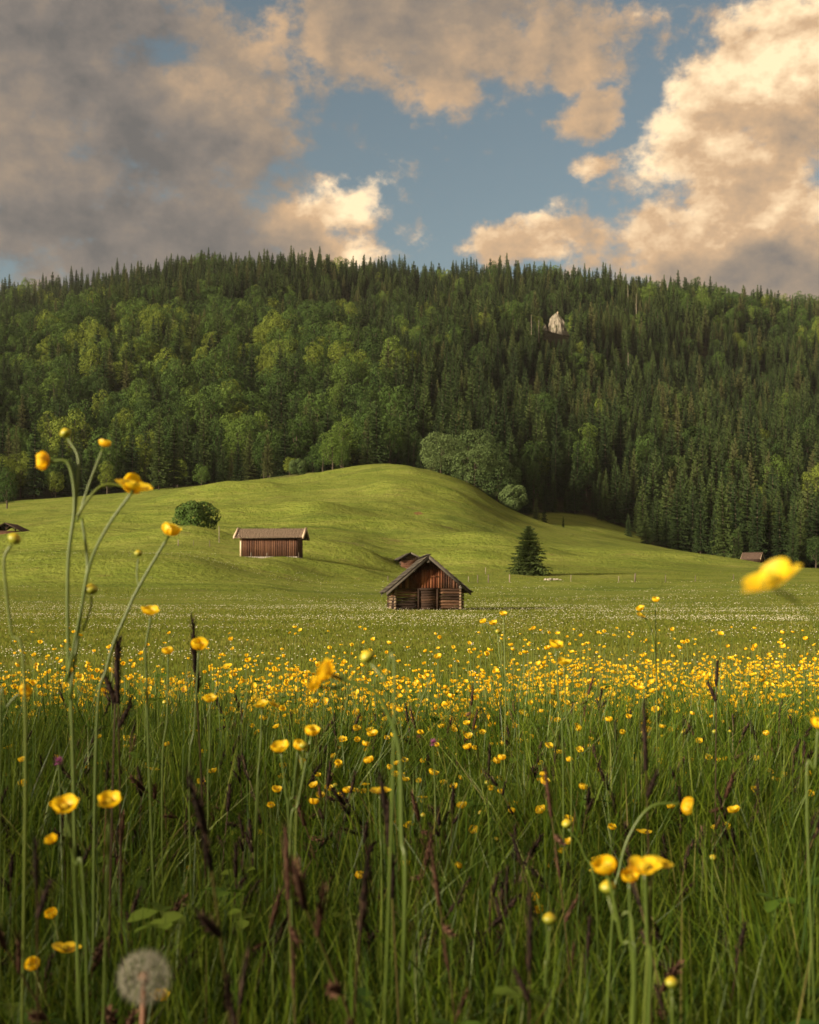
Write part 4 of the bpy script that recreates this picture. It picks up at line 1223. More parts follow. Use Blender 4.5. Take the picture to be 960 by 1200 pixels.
def petals_geo(g, r, Rd, op, M=None, rmul=(0, 1)):
    """five cupped petals; op 0 = closed bud, 1 = flat open"""
    ns, nt = 6, 5
    th0 = R(88); th1 = R(-28 + 100*op)
    a0 = r.uniform(0, 6.28)
    for k in range(5):
        opk = th1 + R(r.uniform(-20, 20)); az = a0 + k*2*math.pi/5 + r.uniform(-.08, .08); Lk = Rd*1.12*r.uniform(.9, 1.08)
        s = np.linspace(0, 1, ns + 1)
        ang = th0 + (opk - th0) * np.clip(s*1.5, 0, 1)**.9
        ds = Lk / ns
        rad = .06*Rd + np.concatenate([[0], np.cumsum(np.sin(ang[:-1])*ds)]); hz = np.concatenate([[0], np.cumsum(np.cos(ang[:-1])*ds)])
        e = np.where(s < .62, (s - .62)/.64, (s - .62)/.42); wd = Lk*.53*np.sqrt(np.clip(1 - e**2*.98, .02, 1))
        V = []; rr = []
        off = r.uniform(-.05, .05) * Rd
        for i in range(ns + 1):
            for t in np.linspace(-1, 1, nt):
                w = wd[i]*t; cur = -.30*abs(t)**2*wd[i]
                rr_ = rad[i] + cur*math.sin(ang[i] + 1.2)*.8
                zz = hz[i] - cur*.5 - (.05*Rd*(t**2) if i == ns else 0) + off*s[i]*.3
                tw = math.atan2(w, max(rr_, .30*Rd)) * .68
                x = rr_*math.cos(az) - w*math.sin(az)*.92; y = rr_*math.sin(az) + w*math.cos(az)*.92
                V.append([x, y, zz]); rr.append(rmul[0] + (rmul[1]-rmul[0])*np.clip(.45 + .5*s[i] + r.uniform(-.1, .1), 0, 1))
        V = np.array(V)
        if M is not None: V = V @ M[:3, :3].T + M[:3, 3]
        q = [[i*nt+j, i*nt+j+1, (i+1)*nt+j+1, (i+1)*nt+j] for i in range(ns) for j in range(nt-1)]
        g.add(V, np.array(q), np.array(rr))

def stamen_geo(g, r, Rd, n=34):
    for k in range(n):
        a = k*2.399; q = math.sqrt((k + .5)/n); rad = Rd*.30*q; z = Rd*(.42 - .16*q*q) * r.uniform(.85, 1.1)
        p = np.array([rad*math.cos(a), rad*math.sin(a), z]); s = Rd*.055
        b = np.array([[1,0,0],[0,1,0],[-1,0,0],[0,-1,0],[0,0,1.5],[0,0,-1.5]])*s + p
        g.add(b, np.array([[0,1,4],[1,2,4],[2,3,4],[3,0,4],[1,0,5],[2,1,5],[3,2,5],[0,3,5]]), r.uniform(0, 1))
    g.tube([[0, 0, .02*Rd], [0, 0, Rd*.30]], [Rd*.10, Rd*.20], 8, .2)

def sepal_geo(g, r, Rd, op):
    for k in range(5):
        az = k*2*math.pi/5 + .6; d = np.array([math.cos(az), math.sin(az), 0]); s = np.array([-d[1], d[0], 0]); L = Rd*.55
        tilt_ = R(75*op + 5); o = d*math.sin(tilt_) + np.array([0, 0, 1])*math.cos(tilt_)
        V = [d*.05*Rd, d*.09*Rd + o*L*.5 + s*L*.26, d*.05*Rd + o*L, d*.09*Rd + o*L*.5 - s*L*.26]
        g.add(np.array(V) - np.array([0, 0, .04*Rd]), np.array([[0, 1, 2, 3]]), r.uniform(0, .4))

def bud_geo(g, r, Rd):
    rows = 6; V = []; rr = []
    for i in range(rows + 1):
        t = i/rows; rad = Rd*(.25 + .85*math.sin(math.pi*min(1, t*.93 + .07)))*.72 if 0 < t < 1 else Rd*(.22 if t == 0 else .10)
        for j in range(8):
            a = j*math.pi/4; V.append([rad*math.cos(a)*(1+.06*math.cos(5*a)), rad*math.sin(a), Rd*1.25*t]); rr.append(min(1, .15 + .95*t + r.uniform(-.1, .1)))
    q = [[i*8+j, i*8+(j+1) % 8, (i+1)*8+(j+1) % 8, (i+1)*8+j] for i in range(rows) for j in range(8)]
    g.add(np.array(V), [np.array(q), np.arange(8)[None, ::-1], (np.arange(8) + rows*8)[None]], np.array(rr))

def flower_meshes(seed, Rd, op):
    r = np.random.default_rng(seed)
    a = Geo(); petals_geo(a, r, Rd, op); b = Geo(); stamen_geo(b, r, Rd); c = Geo(); sepal_geo(c, r, Rd, op)
    return a.mesh('buttercup_flower', [M_PETAL], True), b.mesh('buttercup_stamens', [M_STAMEN]), c.mesh('buttercup_sepals', [M_BUD])
FL = {}
for op in (.15, .35, .55, .80):
    FL[op] = [flower_meshes(int(op*100)*7 + i, .0125, op) for i in range(3)]
_bg = Geo(); bud_geo(_bg, np.random.default_rng(4), .0075); BUDM = _bg.mesh('buttercup_bud', [M_BUD], True)

def orient(d, spin):
    d = np.asarray(d, float); d = d / np.linalg.norm(d)
    return Vector((0, 0, 1)).rotation_difference(Vector(d)).to_matrix() @ Matrix.Rotation(spin, 3, 'Z')

def add_flower(root, local, d, op, size=1.0, seed=0, label=None):
    """a flower head as a part of its plant; stamens and sepals are its sub-parts"""
    r = random.Random(seed)
    if op == 'bud':
        o = link('bud', BUDM, root, Vector(local), orient(d, r.uniform(0, 6)).to_euler()); o.scale = (size,)*3
        return o
    key = min(FL, key=lambda k: abs(k - op)); m = FL[key][r.randrange(3)]
    o = link('flower', m[0], root, Vector(local), orient(d, r.uniform(0, 6)).to_euler()); o.scale = (size,)*3
    link('stamens', m[1], o); link('sepals', m[2], o)
    if label: o['label'] = label
    return o

# the plants one can tell apart: pixel paths, every stem with its own depth
HERO = [
 dict(Y=1.30, label='tall branching buttercup cluster rising highest above the meadow on many bent stems', stems=[
    ([(86, 905), (80, 760), (80, 660), (87, 600), (86, 565), (78, 541), (68, 537)], .0020, (57, 541), .15, 1.0, (-1, 0, .15)),
    ([(88, 605), (90, 560), (88, 533), (78, 514)], .0015, (74, 510), 'bud', .9, (-.4, 0, 1)),
    ([(90, 612), (104, 565), (118, 526)], .0014, (119, 522), .15, .62, (.3, 0, 1)),
    ([(90, 606), (106, 580), (122, 567), (141, 565)], .0016, (147, 569), .55, 1.05, (.6, -.45, .35)),
    ([(82, 820), (96, 700), (100, 660), (92, 606)], .0017, None, 0, 1, None),
    ([(78, 800), (96, 720), (110, 660), (132, 618), (158, 581)], .0017, (163, 576), .80, 1.15, (.25, -.3, 1)),
    ([(97, 740), (107, 712), (108, 700)], .0012, (108, 697), 'bud', 1.05, (0, 0, 1))]),
 dict(Y=1.42, label='slender buttercup with one cup-shaped flower leaning right beside the tall branching cluster', stems=[
    ([(112, 900), (126, 780), (150, 715), (165, 684), (194, 634)], .0019, (198, 627), .35, 1.05, (.35, -.2, 1)),
    ([(163, 688), (160, 674), (161, 655)], .0010, (161, 652), 'bud', .7, (0, 0, 1))]),
 dict(Y=1.62, label='single buttercup on a straight stem right of the tall branching cluster', stems=[
    ([(176, 930), (172, 800), (171, 760), (176, 726)], .0017, (177, 720), .55, 1.0, (0, -.3, 1))]),
 dict(Y=1.20, label='small nodding bud on a curved stem at the outermost edge beneath the open hut', stems=[
    ([(30, 860), (13, 740), (7, 690), (5, 655), (12, 641)], .0016, (14, 637), 'bud', 1.0, (.5, 0, .9))]),
 dict(Y=1.75, label='large closed yellow buttercup beside a dark grass ear, below the plank barn', stems=[
    ([(222, 940), (228, 850), (232, 765)], .0016, (233, 760), .35, 1.12, (.1, -.5, 1))]),
 dict(Y=1.95, label='half-open buttercup just left of the large closed one', stems=[
    ([(190, 930), (196, 840), (197, 770)], .0015, (197, 766), .35, .85, (0, -.3, 1))]),
 dict(Y=1.05, label='blurred double-headed buttercup on a long arching stem in front of the flower band', stems=[
    ([(474, 1100), (471, 980), (468, 880), (452, 830), (436, 808), (405, 797), (396, 794)], .0021, (388, 791), .35, .90, (-.8, -.3, .5)),
    ([(462, 860), (450, 800), (444, 790), (436, 784)], .0014, (433, 777), 'bud', 1.0, (-.5, 0, 1)),
    ([(405, 797), (396, 805), (380, 803)], .0013, (374, 803), .35, .66, (-.7, -.3, .6))]),
 dict(Y=.56, label='big blurred wide-open buttercup leaning in beside the far right hut', stems=[
    ([(1120, 1200), (1080, 960), (1000, 790), (940, 712), (910, 690)], .0008, (905, 686), .80, .92, (-.40, -.12, .85))]),
 dict(Y=2.9, label='tall thin buttercup with three small flowers rising alone into the far pasture', stems=[
    ([(770, 850), (769, 780), (768, 708)], .0016, (768, 705), .35, .82, (.1, -.3, 1)),
    ([(769, 790), (764, 745), (752, 720)], .0013, (749, 715), .55, .9, (-.4, -.3, 1)),
    ([(768, 770), (760, 730), (750, 722)], .0012, (748, 722), .80, .75, (.3, -.2, .9))]),
 dict(Y=3.1, label='branched buttercup with several small flowers below the right side of the log hut', stems=[
    ([(592, 860), (592, 780), (591, 725)], .0017, (590, 721), .55, .85, (0, -.3, 1)),
    ([(592, 790), (590, 760), (580, 736)], .0014, (579, 732), .55, .9, (-.2, -.3, 1)),
    ([(592, 800), (580, 760), (567, 733)], .0013, (566, 730), .35, .8, (-.3, -.2, 1)),
    ([(592, 800), (586, 770), (584, 745)], .0012, (584, 743), 'bud', 1.1, (.2, 0, 1))]),
 dict(Y=1.9, label='wide-petalled buttercup with raised petal, standing alone right of the branched one', stems=[
    ([(660, 900), (655, 820), (652, 763)], .0015, (652, 759), .55, .98, (.1, -.3, 1))]),
 dict(Y=1.95, label='flat open buttercup directly beneath the wide-petalled one', stems=[
    ([(670, 920), (664, 840), (661, 782)], .0015, (661, 778), .80, .9, (.1, -.2, 1))]),
 dict(Y=1.12, label='open buttercup low at the shaded side beside another, above the dandelion clock', stems=[
    ([(100, 1080), (88, 1010), (78, 955)], .0015, (77, 950), .55, 1.0, (-.1, -.35, 1)),
    ([(86, 1010), (76, 990), (68, 986)], .0011, (66, 984), .35, .55, (-.3, -.2, .7))]),
 dict(Y=1.14, label='cup-shaped buttercup on a straight stem, right one of the pair above the dandelion clock', stems=[
    ([(124, 1090), (127, 1010), (128, 948)], .0015, (128, 944), .55, .95, (0, -.3, 1))]),
 dict(Y=1.28, label='nodding buttercup on a stem arched like a hook in the dark grass', stems=[
    ([(716, 1110), (726, 1020), (740, 975), (764, 945), (794, 938)], .0017, (799, 942), .15, .95, (.9, -.2, -.25))]),
 dict(Y=1.0, label='group of four orange-yellow buttercups huddled over the dark grass beneath the hooked one', stems=[
    ([(742, 1190), (728, 1100), (716, 1040), (711, 1026)], .0016, (710, 1021), .35, .95, (-.2, -.4, 1)),
    ([(744, 1190), (740, 1100), (737, 1034)], .0014, (737, 1031), .35, .70, (0, -.4, 1)),
    ([(760, 1200), (758, 1100), (756, 1022)], .0018, (754, 1018), .80, .88, (-.2, -.3, 1)),
    ([(759, 1120), (766, 1050), (775, 1027)], .0014, (778, 1023), .80, .78, (.3, -.2, 1)),
    ([(742, 1150), (722, 1080), (717, 1055)], .0012, (716, 1052), 'bud', 1.0, (0, 0, 1))]),
 dict(Y=1.5, label='pale green bud on a bent stem left of the hooked buttercup', stems=[
    ([(700, 1080), (684, 1000), (668, 974)], .0013, (666, 970), 'bud', 1.0, (-.3, 0, 1))]),
 dict(Y=1.1, label='small orange-yellow bud in the darkest grass below the group of four', stems=[
    ([(640, 1190), (643, 1130), (644, 1086)], .0012, (644, 1083), 'bud', .95, (0, 0, 1))]),
 dict(Y=1.0, label='lowest yellow-green bud deep in the dark grass under the group of four', stems=[
    ([(789, 1230), (788, 1190), (787, 1160)], .0012, (787, 1157), 'bud', .8, (0, 0, 1))]),
 dict(Y=1.75, label='flat open buttercup beside a dark sedge ear in the middle of the grass', stems=[
    ([(448, 1040), (446, 980), (445, 932)], .0014, (445, 929), .80, .95, (0, -.15, 1))]),
 dict(Y=1.5, label='round buttercup with a bud below it on a slanting stem', stems=[
    ([(340, 1010), (350, 940), (362, 866)], .0016, (365, 861), .35, .85, (.1, -.3, 1)),
    ([(348, 940), (355, 900), (357, 878)], .0012, (357, 875), 'bud', .8, (.1, 0, 1))]),
 dict(Y=1.5, label='double buttercup half covered by dark grass ears', stems=[
    ([(340, 1000), (335, 930), (330, 884)], .0015, (329, 880), .55, .9, (-.3, -.3, 1)),
    ([(340, 1000), (344, 930), (348, 882)], .0013, (350, 877), .35, .8, (.4, -.3, 1))]),
 dict(Y=2.0, label='pair of open buttercups at the front of the band below the plank barn', stems=[
    ([(300, 960), (304, 890), (306, 832)], .0015, (307, 828), .80, .95, (-.2, -.2, 1)),
    ([(304, 900), (312, 850), (318, 832)], .0012, (319, 829), .80, .7, (.4, -.2, 1))]),
 dict(Y=1.9, label='open buttercup left of the pair at the front of the band', stems=[
    ([(244, 950), (246, 880), (246, 826)], .0015, (246, 822), .55, .9, (0, -.3, 1))]),
 dict(Y=1.4, label='orange-tinged drooping buttercup at the outer edge below the nodding bud', stems=[
    ([(0, 870), (8, 830), (20, 814)], .0015, (25, 811), .15, .8, (.8, -.2, .35))]),
 dict(Y=1.3, label='orange buttercup cut by the frame edge at mid height of the flower band', stems=[
    ([(946, 960), (955, 900), (958, 858)], .0015, (959, 853), .35, .8, (.2, -.2, 1))]),
]
for k, hp in enumerate(HERO):
    Y = hp['Y']; rr = random.Random(900 + k)
    u0, v0 = hp['stems'][0][0][0]
    base = at(u0, v0, Y); gx, gy = base[0] + rr.uniform(-.02, .02), Y + rr.uniform(-.03, .05); g0 = np.array([gx, gy, gz(gx, gy)])
    root = thing('buttercup', hp['label'], 'flower', tuple(g0))
    g = Geo(); heads = []
    for j, (path, rad, head, op, size, d) in enumerate(hp['stems']):
        P = [at(u, v, Y) for u, v in path]
        dy = (rr.uniform(-.03, .03) if j else 0) * min(1, Y)
        for i in range(len(P)):
            f = i / (len(P) - 1); P[i] = P[i] + np.array([0, dy*f, 0])
        # a stem whose foot is low goes down to the ground, a branch starts on its stem
        if path[0][1] > 850 or j == 0: P = [g0 if j == 0 else g0 + np.array([rr.uniform(-.02, .02), rr.uniform(-.02, .02), 0])] + P
        if head: P[-1] = at(*head, Y) + np.array([0, dy, 0]) - np.asarray(d)/np.linalg.norm(d)*.0015
        C = catmull(P, 7) - g0
        g.tube(C, np.linspace(rad*.98, rad*.90, len(C)), 7, np.clip(np.random.default_rng(k*10+j).normal(.55, .1), 0, 1))
        if head: heads.append((at(*head, Y) + np.array([0, dy, 0]) - g0, d, op, size))
    # narrow stem leaves
    for q in range(3):
        a = rr.uniform(0, 6.28); z = rr.uniform(.12, .4)*(base[2] - g0[2] + .2); L = rr.uniform(.04, .09)
        dv = np.array([math.cos(a), math.sin(a), .5]); s = np.array([-math.sin(a), math.cos(a), 0])*.004
        o0 = np.array([base[0]-g0[0], base[1]-g0[1], 0])*.4 + np.array([0, 0, max(z, .05)])
        g.add(np.array([o0 - s*.4, o0 + s*.4, o0 + dv*L*.6 + s, o0 + dv*L*.6 - s, o0 + dv*L + np.array([0, 0, -.4*L])]), [np.array([[0, 1, 2, 3]]), np.array([[3, 2, 4]])], .3)
    link('stem', g.mesh('buttercup_stem', [M_STEM], True), root)
    for j, (p, d, op, size) in enumerate(heads): add_flower(root, p, d, op, size*1.22, k*31 + j)

# the rest of the band: the nearest 300 are plants of their own, the others one mass
def band():
    x, y = wedge(15500, 1.35, 10.4, .40)
    dens = smooth01(fbm(x*1.5, y*1.1, 51, 4), .36, .60)*.85 + .15
    dens = dens * (.09 + .91*smooth01(y, 1.7, 4.1)) * (1 - smooth01(y, EDGE(x) - 2.4, EDGE(x) - .9))
    keep = rg.uniform(0, 1, len(x)) < dens*.92; x, y = x[keep], y[keep]; N = len(x)
    h = np.clip(rg.normal(.425, .06, N), .26, .62)
    tall = rg.uniform(0, 1, N) < .05; h = np.where(tall & (y > 3), rg.uniform(.55, .74, N), h)
    h = np.where(y < 2.2, np.minimum(h, .46), h) * (1 - .14*smooth01(y, 6.0, 9.5))
    o = np.argsort(y); return x[o], y[o], h[o]
bx, by, bh = band(); bz = ground_z(bx, by)
STEMS = []
for k in range(6):
    r = np.random.default_rng(300 + k); g = Geo()
    C = catmull([[0, 0, 0], [r.uniform(-.03, .03), r.uniform(-.03, .03), .35], [r.uniform(-.05, .05), r.uniform(-.05, .05), .7], [r.uniform(-.06, .06), r.uniform(-.06, .06), 1]], 4)
    g.tube(C, np.linspace(.0017, .0011, len(C)), 5, r.uniform(.2, .9))
    STEMS.append((g.mesh('buttercup_stem', [M_STEM], True), C[-1]))
def words(u, v, op, tall):
    look = {'bud': 'unopened bud', .15: 'closed orange-yellow buttercup', .35: 'cup-shaped buttercup', .55: 'half-open buttercup', .80: 'flat open buttercup'}[op]
    row = 'in dark front grass' if v > 905 else "at the band's sparse front" if v > 850 else 'in the dense band' if v > 800 else "near the band's far rim"
    marks = [(40, 'below the open hut'), (110, 'by the tall cluster'), (180, 'below the round bush'), (250, 'left of the plank barn'), (318, 'below the plank barn'), (400, 'by the arching stem'), (460, "below the log hut's corner"),
             (505, "below the log hut's door"), (560, 'right of the log hut'), (625, 'below the lone spruce'), (690, 'below the stone heap'), (760, 'by the tall thin trio'), (830, 'right of the tall thin trio'), (900, 'below the far right hut'), (950, 'by the frame edge')]
    m = min(marks, key=lambda q: abs(q[0]-u))[1]
    return ('tall ' if tall else '') + look + ' ' + row + ' ' + m
inview = np.abs(bx/by) < .345
bv = 700 + F*(CAM_Z - bz - bh)/by
near_ids = [i for i in range(len(bx)) if inview[i] and bv[i] < 1215][:285]
proto = {}
def band_plant(i):
    ops = [.15, .35, .55, .80, 'bud']; op = random.choices(ops, [.20, .34, .26, .10, .10])[0]
    k = random.randrange(6); v = random.randrange(3); key = (op, k, v)
    u = 480 + F*bx[i]/by[i]
    lb = words(u, bv[i], op, bh[i] > .54)
    if key not in proto:
        root = thing('buttercup', lb, 'flower', (0, 0, 0), 0, 'small buttercups of the meadow band')
        st = link('stem', STEMS[k][0], root)
        add_flower(root, (0, 0, 1), (random.uniform(-.4, .4), random.uniform(-.6, .1), 1), op, 1.0, v)
        proto[key] = root
    else:
        root = copy_tree(proto[key])
    root['label'] = lb; rz = random.uniform(-.6, .6)
    root.location = (bx[i], by[i], bz[i]); root.rotation_euler = (0, 0, rz)
    s = random.uniform(.8, 1.25)
    for ch in root.children:
        if ch.name.startswith('stem'): ch.scale = (1, 1, bh[i])
        else:
            t = STEMS[k][1]; ch.location = (t[0], t[1], bh[i]*t[2] - .001); ch.scale = (s, s, s)
for i in near_ids: band_plant(i)

def flower_mass():
    rest = np.ones(len(bx), bool); rest[near_ids] = False
    ids = np.where(rest)[0]
    pat = []
    for op in (.15, .25, .35, .40, .55, .70):
        for s in range(2):
            r = np.random.default_rng(int(op*1000) + s + 5); g = Geo(); petals_geo(g, r, .0112, op)
            V = np.concatenate(g.v); Q = np.concatenate(g.f[4]); pat.append((V, Q, np.concatenate(g.r)))
    g = Geo()
    for i in ids:
        V, Q, rr = pat[rg.integers(len(pat))]
        # coarser petals far away keep the mesh small
        M = np.array(orient((rg.normal(0, .45), rg.normal(-.35, .45), 1), rg.uniform(0, 6)))
        top = np.array([bx[i] + rg.normal(0, .02), by[i] + rg.normal(0, .02), bz[i] + bh[i]])
        g.add(V @ M.T * rg.choice([.75, .95, 1.1, 1.25, 1.5]) + top, Q, np.clip(rr + rg.normal(0, .1), 0, 1), 0)
        foot = np.array([bx[i], by[i], bz[i]]); mid = (foot + top)/2 + np.array([rg.normal(0, .015), rg.normal(0, .015), 0])
        g.tube([foot, mid, top], [.0017, .0014, .0011], 4, rg.uniform(.2, .9), 1, False)
    o = link('buttercup_drift', g.mesh('buttercup_drift', [M_PETAL, M_STEM], True)); tag(o, 'dense yellow drift of buttercups along the far rim of the meadow', None, None, 'stuff')
flower_mass()

# unseen bushes added towards the low sun to shade the nearest grass
def shade_bushes():
    light = np.array([-SUN[0], -SUN[1]]); light /= np.linalg.norm(light); side = np.array([-light[1], light[0]])
    D = 6.0; H = .55 + math.tan(SUN_EL)*(D + .70)
    for k, off in enumerate((-4.6, -2.9, -1.3, .3, 1.9, 3.6, 5.2)):
        p = -light*(D + (.5 if k % 2 else .1)) + side*off
        m = broad_meshes('added_shade_shrub', 400 + k % 3, H*1.02, 1.45, nleaf=1900, size=(.10, .17), nl=9, flat=1.0, spread=.6, gaps=.36) if k < 3 else SHB[k % 3]
        if k < 3: SHB.append(m)
        make_tree('added_shade_shrub', m, 'unseen hazel shrub added towards the low sun to shade the near grass', 'bush', (p[0], p[1], gz(p[0], p[1]) - .04), 1.0 + .03*(k % 3), k*1.7, .4, 'hazel shrubs added out of view to shade the meadow')
def back_bushes():  # more unseen shrubs, added to keep sky light off the nearest grass
    for k, (px, py) in enumerate(((.3, -2.2), (1.7, -2.0), (3.1, -2.4), (4.5, -1.9), (-.9, -3.4), (5.8, -2.6))):
        make_tree('added_shade_shrub', SHB[k % 3], 'unseen hazel shrub added towards the low sun to shade the near grass' if k == 4 else 'unseen hazel shrub added behind the camera to block sky light', 'bush',
                  (px, py, gz(px, py) - .05), .95 + .06*(k % 3), k*2.1, .35, 'hazel shrubs added out of view to shade the meadow')
SHB = []
shade_bushes()
back_bushes()
# ------------------------------------------------------------------ sedge ears, dandelion, clover
M_EAR = solid('dark_ears', lambda n: n.ramp(n.attr('rnd') * .7 + n.noise(n.new('ShaderNodeTexCoord').outputs['Object'], 400, 3, .7) * .4, [(.1, (.008, .006, .005)), (.5, (.026, .015, .012)), (.8, (.058, .033, .025)), (1, (.13, .08, .05))]), .8, .15)
M_RUST = solid('rust_ears', lambda n: n.ramp(n.attr('rnd') * .7 + n.noise(n.new('ShaderNodeTexCoord').outputs['Object'], 400, 3, .7) * .4, [(.1, (.022, .011, .008)), (.5, (.065, .032, .021)), (.8, (.12, .065, .042)), (1, (.21, .135, .09))]), .8, .15)
def ear_geo(g, r, p, d, L, W):
    """a spike of overlapping scales"""
    d = np.asarray(d, float); d /= np.linalg.norm(d)
    a = np.cross(d, [0.3, .9, .1]); a /= np.linalg.norm(a); b = np.cross(d, a)
    g.tube([p, p + d*L*.5, p + d*L], [W*.30, W*.34, W*.1], 5, r.uniform(0, .4))
    n = 26
    for k in range(n):
        t = (k + .5)/n; an = k*2.399; rad = W*(.30 + .30*math.sin(math.pi*min(1, t*.9 + .08)))
        o = a*math.cos(an) + b*math.sin(an); s = np.cross(d, o)
        q = p + d*L*t; l = L*.17*r.uniform(.8, 1.3)
        V = [q + o*rad*.5 - s*W*.16, q + o*rad*.5 + s*W*.16, q + o*rad*1.35 + d*l*r.uniform(.8, 1.2)]
        V.append(q + o*rad*1.0 + d*l*.45)
        g.add(np.array(V), np.array([[0, 1, 3], [1, 2, 3], [2, 0, 3]]), r.uniform(0, 1))
def sedge_meshes(seed, n, lean, mat):
    r = np.random.default_rng(seed); st = Geo(); ears = []
    az = r.uniform(0, 6.28); dv = np.array([math.cos(az), math.sin(az), 0])
    C = catmull([[0, 0, 0], dv*lean*.15 + [0, 0, .16], dv*lean*.55 + [0, 0, .30], dv*lean + [0, 0, .40]], 6)
    st.tube(C, np.linspace(.0014, .0008, len(C)), 5, r.uniform(0, 1))
    T = C[-1] - C[-4]; T /= np.linalg.norm(T)
    er = Geo(); ears.append(er); ear_geo(er, r, C[-2], T + r.normal(0, .1, 3), r.uniform(.026, .042), r.uniform(.0075, .0105))
    for k in range(n - 1):
        p = C[max(2, len(C) - 3 - k*2)]; er = Geo(); ears.append(er); ear_geo(er, r, p, T + r.normal(0, .5, 3), r.uniform(.018, .032), r.uniform(.0062, .0090))
    return st.mesh('sedge_stalk', [M_STRAW], True), [e.mesh('sedge_ear', [mat]) for e in ears]
SED = [sedge_meshes(700 + k, 2 + k % 5, [.03, .10, .18, .06, .13, .02, .09, .22, .15, .05][k], M_RUST if k % 4 == 3 else M_EAR) for k in range(10)]
def sedge(loc, k, s, rz, lb, sz=None):
    root = thing('sedge', lb, 'grass ear', loc, rz, 'dark sedge ears in the meadow'); root.scale = (s, s, sz or s)
    link('stalk', SED[k][0], root); [link('ear', m, root) for m in SED[k][1]]
    return root
# ears one can point at
for (u, v, Y, k, s, lb) in [
    (390, 985, 1.00, 0, 1.25, 'upright dark sedge ear, tall and blurred, in the grass below the double buttercup'),
    (362, 1000, 1.02, 3, 1.15, 'rust-brown sedge ear beside the tall blurred upright one'),
    (300, 870, 1.05, 4, 1.45, 'blackish sedge ear leaning in front of the double buttercup'),
    (478, 880, 1.25, 1, 1.35, 'dark hanging sedge ear against the arching buttercup stem'),
    (505, 940, 1.10, 7, 1.35, 'long slanting brown sedge ear crossing the arching buttercup stem'),
    (620, 1075, .95, 5, 1.2, 'thick dark sedge ear low in the grass left of the group of four buttercups'),
    (685, 915, 1.5, 3, 1.1, 'rusty sedge ear standing above the pale green bud'),
    (125, 740, 1.55, 0, 1.85, 'tall thin dark grass ear standing right of the tall branching cluster'),
    (145, 770, 1.6, 5, 1.75, 'second dark grass ear a little lower than the tall thin one'),
    (247, 740, 1.85, 5, 1.95, 'thin dark grass ear rising just right of the large closed buttercup'),
    (838, 770, 2.3, 0, 1.6, 'upright dark grass ear standing alone above the flower band'),
    (768, 840, 1.30, 5, 1.4, 'thick upright brown-green ear in front of the flower band below the tall thin trio'),
    (45, 965, 1.05, 0, 1.1, 'dark sedge ear standing left of the low pair of buttercups'),
    (185, 1015, 1.15, 7, 1.05, 'dark sedge ear lying almost level below the low pair of buttercups'),
    (238, 1105, .95, 9, 1.0, 'brown sedge ear standing right beside the dandelion clock'),
    (910, 1060, .95, 2, 1.25, 'dark sedge ear leaning over at the shaded corner'),
    (830, 1000, 1.2, 4, 1.1, 'dark drooping sedge ear right of the group of four buttercups'),
    (560, 1010, 1.25, 3, 1.0, 'rusty sedge ear in the middle of the dark grass')]:
    top = at(u, v, Y); zg = gz(top[0], Y)
    h = top[2] - zg; sz = h/.415
    sedge((top[0], Y, zg), k, s*.72, random.uniform(0, 6.28) if k not in (7, 2) else random.uniform(-.3, .3), lb, sz)
sx, sy = wedge(1250, 1.4, 7.0, .38); inn = (np.abs(sx/sy) < .345); sx, sy = sx[inn], sy[inn]
o_ = np.argsort(sy); sx, sy = sx[o_][:270], sy[o_][:270]
for x, y in zip(sx, sy):
    k = random.randrange(10); zg = gz(x, y); h = min(random.gauss(.50, .06), .40 + .06*y)
    u = 480 + F*x/y; v = 700 + F*(CAM_Z - h)/y
    tone_ = 'mid-brown' if k % 4 == 3 else 'blackish brown'
    form = ['upright', 'leaning', 'drooping', 'upright', 'leaning', 'upright', 'leaning', 'drooping', 'leaning', 'upright'][k]
    row = 'in darkest grass' if v > 1060 else 'in dark front grass' if v > 960 else 'in the middle grass' if v > 880 else 'among the buttercups'
    marks = [(60, 'near the dandelion clock side edge'), (190, 'below the round bush'), (318, 'below the plank barn'), (430, 'by the arching stem'), (505, 'below the log hut'), (600, 'below the lone spruce'), (730, 'by the huddled four'), (830, 'past the hooked buttercup'), (930, 'below the far right hut')]
    m = min(marks, key=lambda q: abs(q[0]-u))[1].replace('near the dandelion clock side edge', 'below the tall cluster')
    n_ = ['two', 'three', 'four', 'five', 'six'][k % 5] + ' ears'
    sedge((x, y, zg), k, random.uniform(1.0, 1.45), random.uniform(0, 6.28), f'{form} {tone_} sedge with {n_} {row} {m}', h/.415)

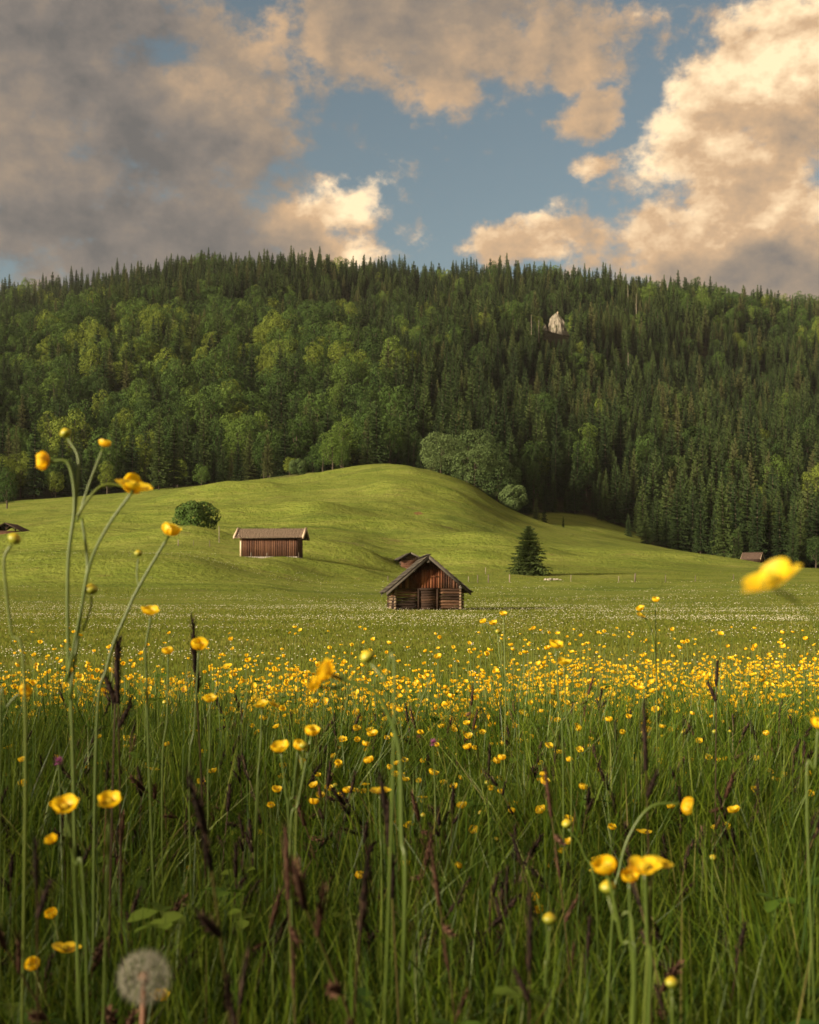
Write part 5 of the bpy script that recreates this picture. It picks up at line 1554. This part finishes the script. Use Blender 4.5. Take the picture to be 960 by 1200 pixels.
# dandelion clock
M_PAPPUS = leafy('pappus', lambda n: (.42, .41, .35), .5, 0)
M_PINKST = solid('reddish_stem', lambda n: (.20, .10, .06), .6, .3)
def dandelion():
    Y = .92; c = at(169, 1145, Y); zg = gz(c[0], Y)
    root = thing('dandelion_clock', 'fluffy pale grey dandelion clock on a reddish stem in the dark grass', 'flower', (c[0], Y, zg))
    H = c[2] - zg; r = np.random.default_rng(77)
    st = Geo(); st.tube(catmull([[-.02, .01, 0], [-.012, .005, H*.5], [0, 0, H - .004]], 6), .0022, 8, .5); link('stem', st.mesh('dandelion_stem', [M_PINKST], True), root)
    g = Geo(); Rr = .0225; n = 130
    for k in range(n):
        zc = 1 - 2*(k + .5)/n; a = k*2.39996; q = math.sqrt(1 - zc*zc); d = np.array([q*math.cos(a), q*math.sin(a), zc]) + r.normal(0, .05, 3); d /= np.linalg.norm(d)
        e = np.cross(d, [.2, .3, .9]); e /= np.linalg.norm(e); f = np.cross(d, e)
        p0 = d*.0045; p1 = d*(Rr*.72)
        g.add(np.array([p0 - e*.00012, p0 + e*.00012, p1 + e*.00012, p1 - e*.00012]), np.array([[0, 1, 2, 3]]), .5)
        m = 11
        for j in range(m):
            b = 2*math.pi*j/m + r.uniform(-.2, .2); o = e*math.cos(b) + f*math.sin(b); s = np.cross(d, o)*.00016
            t = p1 + d*Rr*r.uniform(.18, .34) + o*Rr*r.uniform(.26, .36)
            g.add(np.array([p1 - s, p1 + s, t]), np.array([[0, 1, 2]]), .5)
    hd = link('seed_head', g.mesh('dandelion_seed_head', [M_PAPPUS]), root, (0, 0, H))
    cg = Geo(); cg.tube([[0, 0, -.005], [0, 0, 0], [0, 0, .004]], [.003, .0052, .002], 8, .6); link('receptacle', cg.mesh('dandelion_receptacle', [M_PINKST], True), hd)
dandelion()
# a single pink clover head
M_PINK = leafy('clover_pink', lambda n: n.ramp(n.attr('rnd'), [(0, (.30, .07, .22)), (1, (.58, .22, .46))]), .3, 0)
def clover(u, v, Y, lb):
    c = at(u, v, Y); zg = gz(c[0], Y); root = thing('clover_flower', lb, 'flower', (c[0], Y, zg)); H = c[2] - zg
    st = Geo(); st.tube([[0, 0, 0], [.01, 0, H*.5], [0, 0, H]], .0014, 5, .4); link('stem', st.mesh('clover_stem', [M_STEM], True), root)
    g = Geo(); r = np.random.default_rng(5)
    for k in range(70):
        zc = 1 - 1.6*(k+.5)/70; a = k*2.4; q = math.sqrt(max(0, 1-zc*zc)); d = np.array([q*math.cos(a), q*math.sin(a), zc]); e = np.cross(d, [.1, .2, .97]); e /= np.linalg.norm(e) + 1e-6
        g.add(np.array([d*.003 - e*.0012, d*.003 + e*.0012, d*.011*r.uniform(.85, 1.1)]), np.array([[0, 1, 2]]), r.uniform(0, 1))
    link('flower_head', g.mesh('clover_head', [M_PINK]), root, (0, 0, H))
clover(508, 871, 2.2, 'tiny pink clover head in the grass below the log hut')
clover(69, 893, 1.9, 'faint pink clover head in the grass below the tall branching cluster')
# ------------------------------------------------------------------ evening air
def haze():
    g = Geo(); g.box((-12800, -9300, -2), (12800, 12800, 420))
    m, n, out = new_mat('evening_air')
    v = n.new('ShaderNodeVolumePrincipled'); v.inputs['Density'].default_value = HAZE_DENSITY
    v.inputs['Color'].default_value = (.92, .93, .95, 1); v.inputs['Anisotropy'].default_value = .2
    n.t.links.new(v.outputs[0], out.inputs['Volume'])
    o = link('haze', g.mesh('haze', [m])); tag(o, 'thin evening haze filling the valley air', None, None, 'stuff')
HAZE_DENSITY = .000032
haze()
